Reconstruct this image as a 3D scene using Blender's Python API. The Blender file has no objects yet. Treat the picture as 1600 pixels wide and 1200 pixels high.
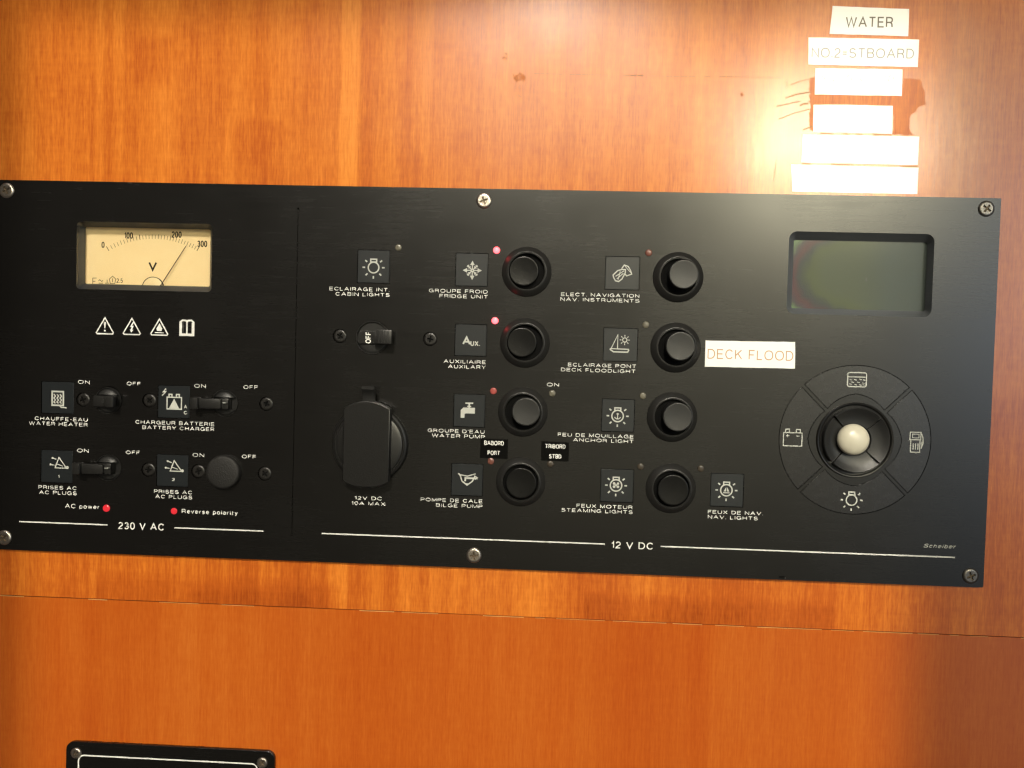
import bpy, bmesh, math, random
from mathutils import Vector, Matrix
random.seed(7)
SC = bpy.context.scene
COL = SC.collection
MM = 0.001

# ------------------------------------------------------------------ camera
# World: metres, wall plane is XZ, camera looks along +Y.  Heights "h" below are
# millimetres in front of the switch panel's face (the wood lies at h = -3).
F, CAM_D = 1200.0, 400.2
def _rot(rx, ry, rz):
    X = Matrix.Rotation(rx, 3, 'X'); Y = Matrix.Rotation(ry, 3, 'Y'); Z = Matrix.Rotation(rz, 3, 'Z')
    return Z @ Y @ X
RC = _rot(0.0295, 0.0414, 0.0290)          # rows: right, down, forward in (x, down, depth)
def wv(r): return Vector((r[0], r[2], -r[1]))
right, down, fwd = wv(RC[0]), wv(RC[1]), wv(RC[2])
cam = bpy.data.cameras.new('camera'); cam.sensor_width = 36; cam.lens = F / 1600 * 36
cam.clip_start = 0.01; cam.clip_end = 20
co = bpy.data.objects.new('camera', cam); COL.objects.link(co)
m = Matrix((( right.x, -down.x, -fwd.x, 0), (right.y, -down.y, -fwd.y, -CAM_D * MM), (right.z, -down.z, -fwd.z, 0), (0, 0, 0, 1)))
co.matrix_world = m
SC.camera = co
SC.cycles.use_denoising = True
SC.cycles.max_bounces = 8
SC.cycles.sample_clamp_indirect = 6
SC.cycles.filter_width = 1.35
SC.view_settings.view_transform = 'Standard'
SC.view_settings.look = 'None'
SC.view_settings.exposure = 0.0
SC.view_settings.gamma = 1.0

def at(px, py, h=0.0):
    """photo pixel -> (x, z) in mm on the plane h mm in front of the panel face"""
    d = right * ((px - 800) / F) + down * ((py - 600) / F) + fwd
    t = (CAM_D - h) / d.y
    return (d.x * t, d.z * t)

# ------------------------------------------------------------------ world and lamps
w = bpy.data.worlds.new('World'); SC.world = w; w.use_nodes = True
w.node_tree.nodes['Background'].inputs['Color'].default_value = (1.0, 0.86, 0.72, 1)
w.node_tree.nodes['Background'].inputs['Strength'].default_value = 0.07

def area_lamp(name, center, look, sx, sz, radiance, color, spread=180.0):
    l = bpy.data.lights.new(name, 'AREA'); l.shape = 'RECTANGLE'
    l.size = sx; l.size_y = sz
    l.energy = math.pi * sx * sz * radiance
    l.color = color; l.spread = math.radians(spread)
    o = bpy.data.objects.new(name, l); COL.objects.link(o)
    o.location = center
    o.rotation_euler = (Vector(look) - Vector(center)).to_track_quat('-Z', 'Y').to_euler()
    return o

# added key lamp from above: collimated, shaped so its edges leave dark margins
el = math.radians(31)
xl, xr = at(30, 500, -3)[0] * MM, at(1430, 700, -3)[0] * MM
zt, zb = at(700, 27, -3)[1] * MM, -0.42
cx, cz = (xl + xr) / 2, (zt + zb) / 2
D = 0.75
kd = Vector((0, -math.cos(el), math.sin(el)))
KEY = area_lamp('shaped_key_lamp', Vector((cx, 0.003, cz)) + kd * D, (cx, 0.003, cz), xr - xl, (zt - zb) * math.cos(el), 1.0, (1.0, 0.92, 0.78), 4.4)
KEY.data.energy = 0.66
# added soft fill lamp overhead, out of view
area_lamp('overhead_fill', (-0.35, -0.62, 0.85), (0.0, 0.0, 0.0), 0.9, 0.5, 0.6, (1.0, 0.93, 0.85))
# bright window behind the viewer, seen mirrored in the varnish
def mirror(px, py, dist):
    x, z = at(px, py, -3); k = (CAM_D + 3 + dist * 1000 + 3) / (CAM_D + 3)
    return x * k * MM, z * k * MM
def mirror_lamp(name, px0, py0, px1, py1, dist, radiance, color, nodes=None):
    a = mirror(px0, py0, dist); b = mirror(px1, py1, dist)
    x0, x1 = sorted((a[0], b[0])); z0, z1 = sorted((a[1], b[1]))
    o = area_lamp(name, ((x0 + x1) / 2, -dist, (z0 + z1) / 2), ((x0 + x1) / 2, 0, (z0 + z1) / 2), x1 - x0, z1 - z0, radiance, color)
    if nodes:
        L = o.data; L.use_nodes = True; nt = L.node_tree
        em = [n for n in nt.nodes if n.type == 'EMISSION'][0]
        g = nt.nodes.new('ShaderNodeNewGeometry'); s = nt.nodes.new('ShaderNodeSeparateXYZ')
        nt.links.new(g.outputs['Parametric'], s.inputs[0])
        def M_(op, a, b=None, c=None):
            n = nt.nodes.new('ShaderNodeMath'); n.operation = op
            for i, v in enumerate((a, b, c)):
                if v is None: continue
                if hasattr(v, 'name'): nt.links.new(v, n.inputs[i])
                else: n.inputs[i].default_value = v
            return n.outputs[0]
        out = nodes(M_, s.outputs[0], s.outputs[1])
        nt.links.new(out, em.inputs['Strength'])
    return o
PX0, PX1, PY0, PY1 = 500, 1440, 20, 900
def window_nodes(M_, u, v):
    # u runs 0..1 from left to right of the wall picture, v from bottom to top
    def gauss(px, py, sx, sy, amp):
        U = (px - PX0) / (PX1 - PX0); V = (PY1 - py) / (PY1 - PY0)
        a = M_('DIVIDE', M_('SUBTRACT', u, U), sx / (PX1 - PX0)); b = M_('DIVIDE', M_('SUBTRACT', v, V), sy / (PY1 - PY0))
        r = M_('ADD', M_('MULTIPLY', a, a), M_('MULTIPLY', b, b))
        return M_('MULTIPLY', M_('POWER', 2.71828, M_('MULTIPLY', r, -1.0)), amp)
    s = gauss(1340, 235, 82, 78, 32.0)
    s = M_('ADD', s, gauss(1226, 215, 52, 80, 62.0))
    s = M_('ADD', s, gauss(1150, 150, 300, 80, 5.6))
    s = M_('ADD', s, gauss(995, 105, 60, 40, 9.0))
    s = M_('ADD', s, gauss(800, 160, 100, 110, 4.6))
    s = M_('ADD', s, gauss(950, 760, 330, 200, 0.5))
    s = M_('ADD', s, gauss(1290, 480, 250, 220, 1.2))
    return s
mirror_lamp('cabin_window', PX0, PY0, PX1, PY1, 3.0, 1.0, (1.0, 0.92, 0.64), window_nodes)
def veil_nodes(M_, u, v):
    V = (1300 - 420) / 1360; b = M_('DIVIDE', M_('SUBTRACT', v, V), 270 / 1360)
    a = M_('POWER', 2.71828, M_('MULTIPLY', M_('MULTIPLY', b, b), -1.0))
    return M_('MULTIPLY', M_('ADD', a, 0.13), M_('ADD', M_('MULTIPLY', u, 1.0), 0.55))
mirror_lamp('blue_veil_lamp', 1452, -60, 1800, 1300, 3.0, 3.1, (0.76, 0.87, 1.0), veil_nodes)  # added bluish lamp; its reflection makes the haze on the right

# ------------------------------------------------------------------ materials
def S(*c):   # sRGB 0-255 -> linear
    return tuple(((v / 255) / 12.92 if v / 255 <= 0.04045 else ((v / 255 + 0.055) / 1.055) ** 2.4) for v in c) + (1.0,)
def mat(name, base, rough=0.5, spec=0.5, metal=0.0, coat=0.0, coat_rough=0.1, emit=None, emit_s=0.0, wear=0.15, bump=0.0, scale=900.0):
    m = bpy.data.materials.new(name); m.use_nodes = True; nt = m.node_tree
    b = nt.nodes['Principled BSDF']
    if len(base) == 3: base = tuple(base) + (1.0,)
    b.inputs['Metallic'].default_value = metal
    b.inputs['Specular IOR Level'].default_value = spec
    b.inputs['Coat Weight'].default_value = coat; b.inputs['Coat Roughness'].default_value = coat_rough
    if emit: b.inputs['Emission Color'].default_value = emit; b.inputs['Emission Strength'].default_value = emit_s
    tc = nt.nodes.new('ShaderNodeTexCoord'); n = nt.nodes.new('ShaderNodeTexNoise'); n.inputs['Scale'].default_value = scale
    n.inputs['Detail'].default_value = 4
    nt.links.new(tc.outputs['Object'], n.inputs['Vector'])
    mr = nt.nodes.new('ShaderNodeMapRange'); mr.inputs['To Min'].default_value = max(0.03, rough * (1 - wear)); mr.inputs['To Max'].default_value = min(1, rough * (1 + wear))
    nt.links.new(n.outputs['Fac'], mr.inputs['Value']); nt.links.new(mr.outputs[0], b.inputs['Roughness'])
    mx = nt.nodes.new('ShaderNodeMix'); mx.data_type = 'RGBA'
    mx.inputs['A'].default_value = tuple(v * (1 - wear * 0.6) for v in base[:3]) + (1,); mx.inputs['B'].default_value = tuple(min(1, v * (1 + wear * 0.6)) for v in base[:3]) + (1,)
    n2 = nt.nodes.new('ShaderNodeTexNoise'); n2.inputs['Scale'].default_value = scale * 0.25; n2.inputs['Detail'].default_value = 5
    nt.links.new(tc.outputs['Object'], n2.inputs['Vector']); nt.links.new(n2.outputs['Fac'], mx.inputs['Factor'])
    nt.links.new(mx.outputs['Result'], b.inputs['Base Color'])
    if bump:
        bp = nt.nodes.new('ShaderNodeBump'); bp.inputs['Strength'].default_value = bump; bp.inputs['Distance'].default_value = 0.0002
        nt.links.new(n.outputs['Fac'], bp.inputs['Height']); nt.links.new(bp.outputs[0], b.inputs['Normal'])
    return m

class NT:
    def __init__(s, name):
        s.m = bpy.data.materials.new(name); s.m.use_nodes = True; s.t = s.m.node_tree; s.b = s.t.nodes['Principled BSDF']
    def n(s, kind, **inp):
        x = s.t.nodes.new(kind)
        for k, v in inp.items():
            k = k.replace('_', ' ')
            if hasattr(v, 'is_output'): s.t.links.new(v, x.inputs[k])
            else: x.inputs[k].default_value = v
        return x
    def math(s, op, a, b=None, c=None, clamp=False):
        x = s.t.nodes.new('ShaderNodeMath'); x.operation = op; x.use_clamp = clamp
        for i, v in enumerate((a, b, c)):
            if v is None: continue
            if hasattr(v, 'is_output'): s.t.links.new(v, x.inputs[i])
            else: x.inputs[i].default_value = v
        return x.outputs[0]
    def ramp(s, fac, stops, interp='LINEAR'):
        x = s.t.nodes.new('ShaderNodeValToRGB'); r = x.color_ramp; r.interpolation = interp
        while len(r.elements) < len(stops): r.elements.new(0.5)
        for e, (p, c) in zip(r.elements, stops): e.position = p; e.color = tuple(c) + ((1,) if len(c) == 3 else ())
        s.t.links.new(fac, x.inputs[0]); return x.outputs[0]
    def mix(s, f, a, b):
        x = s.t.nodes.new('ShaderNodeMix'); x.data_type = 'RGBA'
        for k, v in (('Factor', f), ('A', a), ('B', b)):
            if hasattr(v, 'is_output'): s.t.links.new(v, x.inputs[k])
            else: x.inputs[k].default_value = v if k == 'Factor' else tuple(v[:3]) + (1,)
        return x.outputs['Result']
    def noise(s, vec, scale, detail=4, rough=0.55):
        x = s.t.nodes.new('ShaderNodeTexNoise'); x.inputs['Scale'].default_value = scale; x.inputs['Detail'].default_value = detail; x.inputs['Roughness'].default_value = rough
        s.t.links.new(vec, x.inputs['Vector']); return x.outputs['Fac']
    def mapped(s, vec, scale, loc=(0, 0, 0)):
        x = s.t.nodes.new('ShaderNodeMapping'); x.inputs['Scale'].default_value = scale; x.inputs['Location'].default_value = loc
        s.t.links.new(vec, x.inputs['Vector']); return x.outputs[0]

WORK_Z = at(800, 965, -3)[1] * MM
def wood_material(name, coat=1.0, lower=False, bare=False):
    k = NT(name)
    obj = k.n('ShaderNodeTexCoord').outputs['Object']
    sp = k.n('ShaderNodeSeparateXYZ'); k.t.links.new(obj, sp.inputs[0]); X, Z = sp.outputs[0], sp.outputs[2]
    off = (3.1, 0, 7.7) if lower else (0, 0, 0)
    broad = k.noise(k.mapped(obj, (22, 1, 0.9), off), 1.0, 3, 0.6)
    mid = k.noise(k.mapped(obj, (110, 1, 3.5), off), 1.0, 4, 0.6)
    fine = k.noise(k.mapped(obj, (900, 1, 40), off), 1.0, 3, 0.6)
    pore = k.noise(k.mapped(obj, (1900, 1, 150), off), 1.0, 2, 0.6)
    figure = k.noise(k.mapped(obj, (55, 1, 420), off), 1.0, 3, 0.6)
    blot = k.noise(k.mapped(obj, (9, 1, 12), off), 1.0, 4, 0.6)
    amp = 0.9 if lower else 1.0
    t = k.math('MULTIPLY', k.math('SUBTRACT', broad, 0.5), 0.48 * amp)
    t = k.math('ADD', t, k.math('MULTIPLY', k.math('SUBTRACT', mid, 0.5), 0.50 * amp))
    t = k.math('ADD', t, k.math('MULTIPLY', k.math('SUBTRACT', fine, 0.5), 0.52))
    t = k.math('ADD', t, k.math('MULTIPLY', k.math('SUBTRACT', pore, 0.5), 0.45))
    fleck = k.noise(k.mapped(obj, (480, 1, 150), off), 1.0, 3, 0.6)
    t = k.math('ADD', t, k.math('MULTIPLY', k.math('SUBTRACT', fleck, 0.5), 0.30 * amp))
    t = k.math('ADD', t, k.math('MULTIPLY', k.math('SUBTRACT', figure, 0.5), 0.16 * amp))
    t = k.math('ADD', t, k.math('MULTIPLY', k.math('SUBTRACT', blot, 0.5), 0.28))
    # individual veneer leaves: bands of their own tone with crisp edges
    bands = [(22, 0), (34, .09), (52, 0), (148, .12), (160, -.02), (176, .07), (192, -.05), (226, .0), (275, .05), (300, -.02), (418, .10), (455, -.04),
             (530, .16), (560, -.11), (590, -.02), (640, .08), (672, .0), (820, .06), (880, -.03), (1010, .05), (1045, -.06), (1180, .03), (1300, -.04), (1445, .0)]
    if lower: bands = [(70, .0), (250, .05), (520, -.03), (700, .04), (850, .02), (930, -.06), (1080, -.08), (1110, .05), (1290, 0)]
    b = k.math('MULTIPLY', X, 0.0)
    wob = k.math('MULTIPLY', k.math('SUBTRACT', k.noise(k.mapped(obj, (3, 1, 9)), 1.0, 2), 0.5), 0.004)
    Xw = k.math('ADD', X, wob)
    prev = 0.0
    for px, v in bands:
        x0 = at(px, 150 if not lower else 1080, -3)[0] * MM
        st = k.t.nodes.new('ShaderNodeMapRange'); st.interpolation_type = 'SMOOTHSTEP'
        st.inputs['From Min'].default_value = x0 - 0.0006; st.inputs['From Max'].default_value = x0 + 0.0012
        st.inputs['To Min'].default_value = 0; st.inputs['To Max'].default_value = v - prev
        k.t.links.new(Xw, st.inputs['Value']); b = k.math('ADD', b, st.outputs[0]); prev = v
    t = k.math('ADD', t, k.math('MULTIPLY', b, 0.9 if lower else 0.85))
    if not lower:      # darker figured patches just above the joint
        def box(pa, pb, ya, yb, amt, soft=0.004):
            xa, xb = at(pa, 940, -3)[0] * MM, at(pb, 940, -3)[0] * MM
            za, zb_ = at((pa + pb) / 2, yb, -3)[1] * MM, at((pa + pb) / 2, ya, -3)[1] * MM
            e = []
            for v, lo, hi, sf in ((X, xa, xb, 0.0009), (Z, za, zb_, soft)):
                for edge, s_ in ((lo, 1), (hi, -1)):
                    st = k.t.nodes.new('ShaderNodeMapRange'); st.interpolation_type = 'SMOOTHSTEP'
                    st.inputs['From Min'].default_value = edge - sf; st.inputs['From Max'].default_value = edge + sf
                    st.inputs['To Min'].default_value = 0 if s_ > 0 else 1; st.inputs['To Max'].default_value = 1 if s_ > 0 else 0
                    k.t.links.new(v, st.inputs['Value']); e.append(st.outputs[0])
            mm = k.math('MULTIPLY', k.math('MULTIPLY', e[0], e[1]), k.math('MULTIPLY', e[2], e[3]))
            return k.math('MULTIPLY', mm, amt)
        for args in ((-300, 1900, 600, 1000, -.13), (150, 531, 905, 1000, -.10), (913, 1305, 938, 1000, -.15), (300, 531, 925, 1000, -.10), (531, 900, 600, 1000, .05), (1305, 1420, 600, 1000, .06),
                     (200, 255, 60, 130, -.12), (355, 430, 190, 300, -.12), (628, 645, 240, 300, -.16)):
            t = k.math('ADD', t, box(*args))
    t = k.math('ADD', t, 0.5, clamp=True)
    col = k.ramp(t, [(0.0, (.30, .052, .004)), (0.3, (.47, .100, .009)), (0.5, (.60, .158, .015)), (0.72, (.73, .228, .027)), (1.0, (.84, .31, .05))])
    if lower: col = k.mix(0.58, col, (.37, .054, .003))
    # vertical zone below the switch panel is a little darker
    k.t.links.new(col, k.b.inputs['Base Color'])
    k.b.inputs['Roughness'].default_value = 0.62 if bare else 0.5
    k.b.inputs['Specular IOR Level'].default_value = 0.12 if bare else 0.05
    k.b.inputs['Coat Weight'].default_value = coat
    k.b.inputs['Coat IOR'].default_value = 1.56
    smear = k.noise(k.mapped(obj, (14, 1, 10)), 1.0, 5, 0.6)
    cr = k.n('ShaderNodeMapRange', From_Min=0.1, From_Max=0.9, To_Min=0.38 if bare else 0.12, To_Max=0.5 if bare else 0.29)
    k.t.links.new(smear, cr.inputs['Value']); k.t.links.new(cr.outputs[0], k.b.inputs['Coat Roughness'])
    bp = k.n('ShaderNodeBump', Strength=0.35, Distance=0.00006); k.t.links.new(fine, bp.inputs['Height']); k.t.links.new(bp.outputs[0], k.b.inputs['Normal'])
    cb = k.n('ShaderNodeBump', Strength=0.5, Distance=0.00005)
    orange = k.math('ADD', k.noise(k.mapped(obj, (260, 1, 50)), 1.0, 2), k.math('MULTIPLY', k.noise(obj, 60, 3), 0.9))
    k.t.links.new(orange, cb.inputs['Height']); k.t.links.new(cb.outputs[0], k.b.inputs['Coat Normal'])
    return k.m
WOOD = wood_material('varnished_veneer')
WOOD_LOW = wood_material('varnished_veneer_lower', lower=True)
BARE = wood_material('bare_veneer', coat=0.75, bare=True)

def plate_material():
    k = NT('black_anodised_plate'); obj = k.n('ShaderNodeTexCoord').outputs['Object']
    br = k.noise(k.mapped(obj, (14, 1, 1500)), 1.0, 4, 0.7)
    br2 = k.noise(k.mapped(obj, (40, 1, 600)), 1.0, 3, 0.6)
    dust = k.noise(obj, 1300, 3, 0.7)
    haze = k.noise(obj, 18, 5, 0.6)
    c = k.mix(br, (.0022, .0020, .0017), (.0048, .0044, .0038))
    speck = k.math('MULTIPLY', k.math('GREATER_THAN', dust, 0.735), 0.45)
    c = k.mix(speck, c, (.03, .03, .028))
    k.t.links.new(c, k.b.inputs['Base Color'])
    r = k.math('ADD', k.math('MULTIPLY', k.math('ADD', br, br2), 0.055), k.math('MULTIPLY', haze, 0.12))
    k.t.links.new(k.math('ADD', r, 0.15), k.b.inputs['Roughness'])
    k.b.inputs['Specular IOR Level'].default_value = 0.58
    bp = k.n('ShaderNodeBump', Strength=0.06, Distance=0.00003); k.t.links.new(br, bp.inputs['Height']); k.t.links.new(bp.outputs[0], k.b.inputs['Normal'])
    return k.m
PLATE = plate_material()
BLACKP = mat('black_plastic', (.0065, .0063, .006), 0.36, 0.4, bump=0.25, scale=1800)
RING = mat('button_ring_plastic', (.014, .0138, .013), 0.40, 0.5, bump=0.15, scale=2000)
BLACKS = mat('black_satin_plastic', (.010, .0098, .0094), 0.36, 0.5, bump=0.1, scale=2400)
CAPG = mat('charcoal_button_plastic', (.013, .013, .0127), 0.42, 0.5, bump=0.3, scale=2600)
CAPD = mat('black_button_plastic', (.004, .004, .004), 0.26, 0.3, bump=0.2, scale=2600)
PIT = mat('unlit_black', (.003, .003, .003), 0.8, 0.1)
TILE = mat('pictogram_film', (.0105, .0128, .0145), 0.34, 0.5, bump=0.1, scale=700)
PAD = mat('selector_film', (.0050, .0046, .0048), 0.27, 0.68, bump=0.15, scale=300)
PETAL = mat('glossy_black_rubber', (.009, .0092, .0092), 0.42, 0.5)
INK = mat('white_print', (.74, .74, .71), 0.6, 0.3, wear=0.35, scale=2500)
INKDIM = mat('grey_print', (.30, .31, .29), 0.6, 0.3, wear=0.3, scale=2500)
PICT = mat('pictogram_print', (.50, .51, .47), 0.6, 0.3, wear=0.3, scale=2500)
DIM = mat('faint_print', (.16, .16, .15), 0.6, 0.3)
SCREW = mat('stainless_steel', (.52, .47, .41), 0.30, 0.5, metal=1.0, wear=0.35, bump=0.3, scale=1500)
SCREWD = mat('shaded_steel', (.17, .16, .15), 0.38, 0.5, metal=1.0, wear=0.4, bump=0.3, scale=1500)  # darker copy of the steel, offsets lamp glare on the right-hand screws
SCREWPIT = mat('dark_brown_steel', (.10, .075, .05), 0.5, 0.4, metal=0.6, wear=0.4)  # darker, browner metal for the screw recess floors and marks
SCREWB = mat('blackened_steel', (.012, .011, .010), 0.35, 0.5, metal=0.0, bump=0.3)
BALL = mat('ivory_plastic', (.58, .55, .44), 0.30, 0.5, wear=0.08, bump=0.05)
PAPER = mat('white_label_tape', (.92, .91, .88), 0.32, 0.5, wear=0.03, coat=0.6, coat_rough=0.25, bump=0.05, scale=200)
TAPEINK = mat('dark_label_ink', (.16, .135, .10), 0.5, 0.4)
TAPEINK2 = mat('faded_label_ink', (.30, .285, .26), 0.5, 0.4, wear=0.5, scale=900)
FLAREINK = mat('flare_tinted_ink', (.48, .27, .12), 0.5, 0.4, wear=0.4, scale=900)  # orange tint of the flare put into the ink colour
BLACKTAPE = mat('black_label_tape', (.0015, .0015, .0015), 0.2, 0.15)
WALLIN = mat('recess_wall', (.024, .025, .028), 0.38, 0.5)
DIALINK = mat('dial_print', (.03, .02, .012), 0.6, 0.2)
LED_ON = mat('led_lit', (.5, .05, .05), 0.3, 0.5, emit=(1.0, 0.085, 0.10, 1), emit_s=4.5)
LED_MID = mat('led_glowing', (.22, .012, .015), 0.22, 0.5, emit=(1.0, 0.035, 0.05, 1), emit_s=0.62)
LED_RED = mat('led_red_dim', (.32, .07, .06), 0.25, 0.5, emit=(1.0, 0.10, 0.08, 1), emit_s=0.05)
LED_PINK = mat('led_pink_off', (.16, .060, .045), 0.2, 0.6)
LED_OFF = mat('led_clear_off', (.13, .12, .09), 0.25, 0.6, wear=0.3)
LED_DARK = mat('led_dark_off', (.05, .04, .03), 0.2, 0.6, wear=0.3)
CRACK = mat('dark_crack', (.22, .09, .03), 0.8, 0.1, wear=0.4)
EDGE = mat('pale_joint_edge', (.72, .40, .14), 0.6, 0.2, wear=0.4)  # paler wood tone for the broken line along the joint

def dial_material():
    k = NT('cream_meter_dial'); obj = k.n('ShaderNodeTexCoord').outputs['Object']
    n = k.noise(obj, 90, 5, 0.6)
    k.t.links.new(k.mix(n, (.90, .64, .33), (.96, .74, .43)), k.b.inputs['Base Color'])
    k.b.inputs['Roughness'].default_value = 0.45
    return k.m
def lcd_material(hw, hh):
    k = NT('stained_lcd'); obj = k.n('ShaderNodeTexCoord').outputs['Object']
    sp = k.n('ShaderNodeSeparateXYZ'); k.t.links.new(obj, sp.inputs[0])
    u = k.math('DIVIDE', sp.outputs[0], hw); v = k.math('DIVIDE', sp.outputs[2], hh)
    nz = k.math('MULTIPLY', k.math('SUBTRACT', k.noise(obj, 55, 3), 0.5), 0.5)
    r = k.math('SQRT', k.math('ADD', k.math('POWER', k.math('ABSOLUTE', k.math('SUBTRACT', u, 0.10)), 2.0), k.math('MULTIPLY', k.math('POWER', k.math('ABSOLUTE', v), 2.0), 0.62)))
    r = k.math('ADD', r, nz)
    c = k.ramp(k.math('DIVIDE', r, 1.6), [(0, (.078, .090, .066)), (.38, (.085, .098, .068)), (.52, (.085, .10, .055)), (.60, (.05, .055, .06)), (.67, (.10, .045, .055)), (.74, (.07, .055, .07)), (.84, (.15, .26, .11)), (1, (.24, .28, .10))])
    right_c = k.mix(k.noise(obj, 40, 3), (.062, .080, .082), (.078, .088, .074))
    mk = k.n('ShaderNodeMapRange', From_Min=-0.1, From_Max=0.55, To_Min=0.0, To_Max=1.0); mk.interpolation_type = 'SMOOTHSTEP'; k.t.links.new(u, mk.inputs['Value'])
    c = k.mix(mk.outputs[0], c, right_c)
    k.t.links.new(c, k.b.inputs['Base Color']); k.b.inputs['Roughness'].default_value = 0.5; k.b.inputs['Specular IOR Level'].default_value = 0.15
    return k.m
def glass_material():
    k = NT('thin_clear_glass'); t = k.t
    k.t.nodes.remove(k.b); out = [n for n in t.nodes if n.type == 'OUTPUT_MATERIAL'][0]
    tr = t.nodes.new('ShaderNodeBsdfTransparent'); tr.inputs[0].default_value = (.95, .96, .95, 1)
    gl = t.nodes.new('ShaderNodeBsdfGlossy'); gl.inputs['Roughness'].default_value = 0.10
    fr = t.nodes.new('ShaderNodeFresnel'); fr.inputs[0].default_value = 1.33
    mx = t.nodes.new('ShaderNodeMixShader'); t.links.new(fr.outputs[0], mx.inputs[0]); t.links.new(tr.outputs[0], mx.inputs[1]); t.links.new(gl.outputs[0], mx.inputs[2]); t.links.new(mx.outputs[0], out.inputs[0])
    return k.m
GLASS = glass_material()

# ------------------------------------------------------------------ helpers
def world_loc(o):
    v = Vector(o.location)
    while o.parent: o = o.parent; v += Vector(o.location)
    return v
def link(name, me, material, parent=None, origin=None, smooth=False, sharp=40):
    """me holds world coordinates in metres; the object's origin goes to its centre (or to `origin`)"""
    if origin is None:
        vs = [v.co for v in me.vertices]
        origin = Vector([(min(v[i] for v in vs) + max(v[i] for v in vs)) / 2 for i in range(3)])
    origin = Vector(origin)
    me.transform(Matrix.Translation(-origin))
    me.materials.clear(); me.materials.append(material)
    for p in me.polygons: p.material_index = 0
    if smooth:
        me.polygons.foreach_set('use_smooth', [True] * len(me.polygons)); me.set_sharp_from_angle(angle=math.radians(sharp))
    me.name = name
    o = bpy.data.objects.new(name, me); COL.objects.link(o)
    if parent: o.parent = parent; o.location = origin - world_loc(parent)
    else: o.location = origin
    return o
def empty(name, loc):
    o = bpy.data.objects.new(name, None); COL.objects.link(o); o.location = loc; o.empty_display_size = 0.01
    return o
def from_curve(cu):
    o = bpy.data.objects.new('tmp', cu); COL.objects.link(o)
    dg = bpy.context.evaluated_depsgraph_get(); dg.update()
    me = bpy.data.meshes.new_from_object(o.evaluated_get(dg))
    bpy.data.objects.remove(o); bpy.data.curves.remove(cu)
    return me
STAND = Matrix(((1, 0, 0, 0), (0, 0, -1, 0), (0, 1, 0, 0), (0, 0, 0, 1)))     # (x, y, z) -> (x, -z, y)
def plate_mesh(loops, h0, h1, bevel=0.0):
    """solid plate between heights h0 < h1 (mm) whose outline and holes are loops of (x, z) mm"""
    cu = bpy.data.curves.new('c', 'CURVE'); cu.dimensions = '2D'; cu.fill_mode = 'BOTH'
    cu.extrude = max(1e-6, ((h1 - h0) / 2 - bevel) * MM); cu.bevel_depth = bevel * MM; cu.bevel_resolution = 1
    if bevel: cu.offset = -bevel * MM
    for lp in loops:
        s = cu.splines.new('POLY'); s.points.add(len(lp) - 1)
        for p, (x, z) in zip(s.points, lp): p.co = (x * MM, z * MM, 0, 1)
        s.use_cyclic_u = True
    me = from_curve(cu)
    me.transform(Matrix.Translation((0, -(h0 + h1) / 2 * MM, 0)) @ STAND)
    return me
def rect(x0, z0, x1, z1, r=0.0, n=6):
    x0, x1 = sorted((x0, x1)); z0, z1 = sorted((z0, z1))
    if r <= 0: return [(x0, z0), (x1, z0), (x1, z1), (x0, z1)]
    out = []
    for cx_, cz_, a0 in ((x1 - r, z0 + r, -90), (x1 - r, z1 - r, 0), (x0 + r, z1 - r, 90), (x0 + r, z0 + r, 180)):
        for i in range(n + 1):
            a = math.radians(a0 + 90 * i / n); out.append((cx_ + r * math.cos(a), cz_ + r * math.sin(a)))
    return out
def rect_px(x0, y0, x1, y1, h=0, r=0.0, grow=0.0):
    a = at(x0, (y0 + y1) / 2, h)[0]; b = at(x1, (y0 + y1) / 2, h)[0]; c = at((x0 + x1) / 2, y0, h)[1]; d = at((x0 + x1) / 2, y1, h)[1]
    return rect(a - grow, d - grow, b + grow, c + grow, r)
def circ(c, r, n=40, a0=0): return [(c[0] + r * math.cos(a0 + 2 * math.pi * i / n), c[1] + r * math.sin(a0 + 2 * math.pi * i / n)) for i in range(n)]
def mesh_from(verts, faces):
    me = bpy.data.meshes.new('m'); me.from_pydata([(x * MM, -h * MM, z * MM) for x, z, h in verts], [], faces); me.update()
    return me
def recalc(me):
    bm = bmesh.new(); bm.from_mesh(me); bmesh.ops.recalc_face_normals(bm, faces=bm.faces); bm.to_mesh(me); bm.free(); return me
def lathe(c, prof, n=64, a0=0.0, a1=2 * math.pi, squash=None):
    """prof: (radius, height) list in mm about an axis through c normal to the wall"""
    full = abs(a1 - a0 - 2 * math.pi) < 1e-6; cols = n if full else n + 1
    vs, fs = [], []
    for i in range(cols):
        a = a0 + (a1 - a0) * i / n
        for r, h in prof: vs.append((c[0] + r * math.cos(a), c[1] + r * math.sin(a), h))
    k = len(prof)
    for i in range(n):
        j = (i + 1) % cols
        for q in range(k - 1): fs.append((i * k + q, j * k + q, j * k + q + 1, i * k + q + 1))
    if not full:
        fs.append(tuple(range(k))); fs.append(tuple(reversed(range((cols - 1) * k, cols * k))))
    me = mesh_from(vs, fs)
    bm = bmesh.new(); bm.from_mesh(me); bmesh.ops.remove_doubles(bm, verts=bm.verts, dist=1e-7); bmesh.ops.recalc_face_normals(bm, faces=bm.faces); bm.to_mesh(me); bm.free()
    return me
def join(meshes):
    bm = bmesh.new()
    for me in meshes: bm.from_mesh(me)
    out = bpy.data.meshes.new('j'); bm.to_mesh(out); bm.free(); return out
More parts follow.
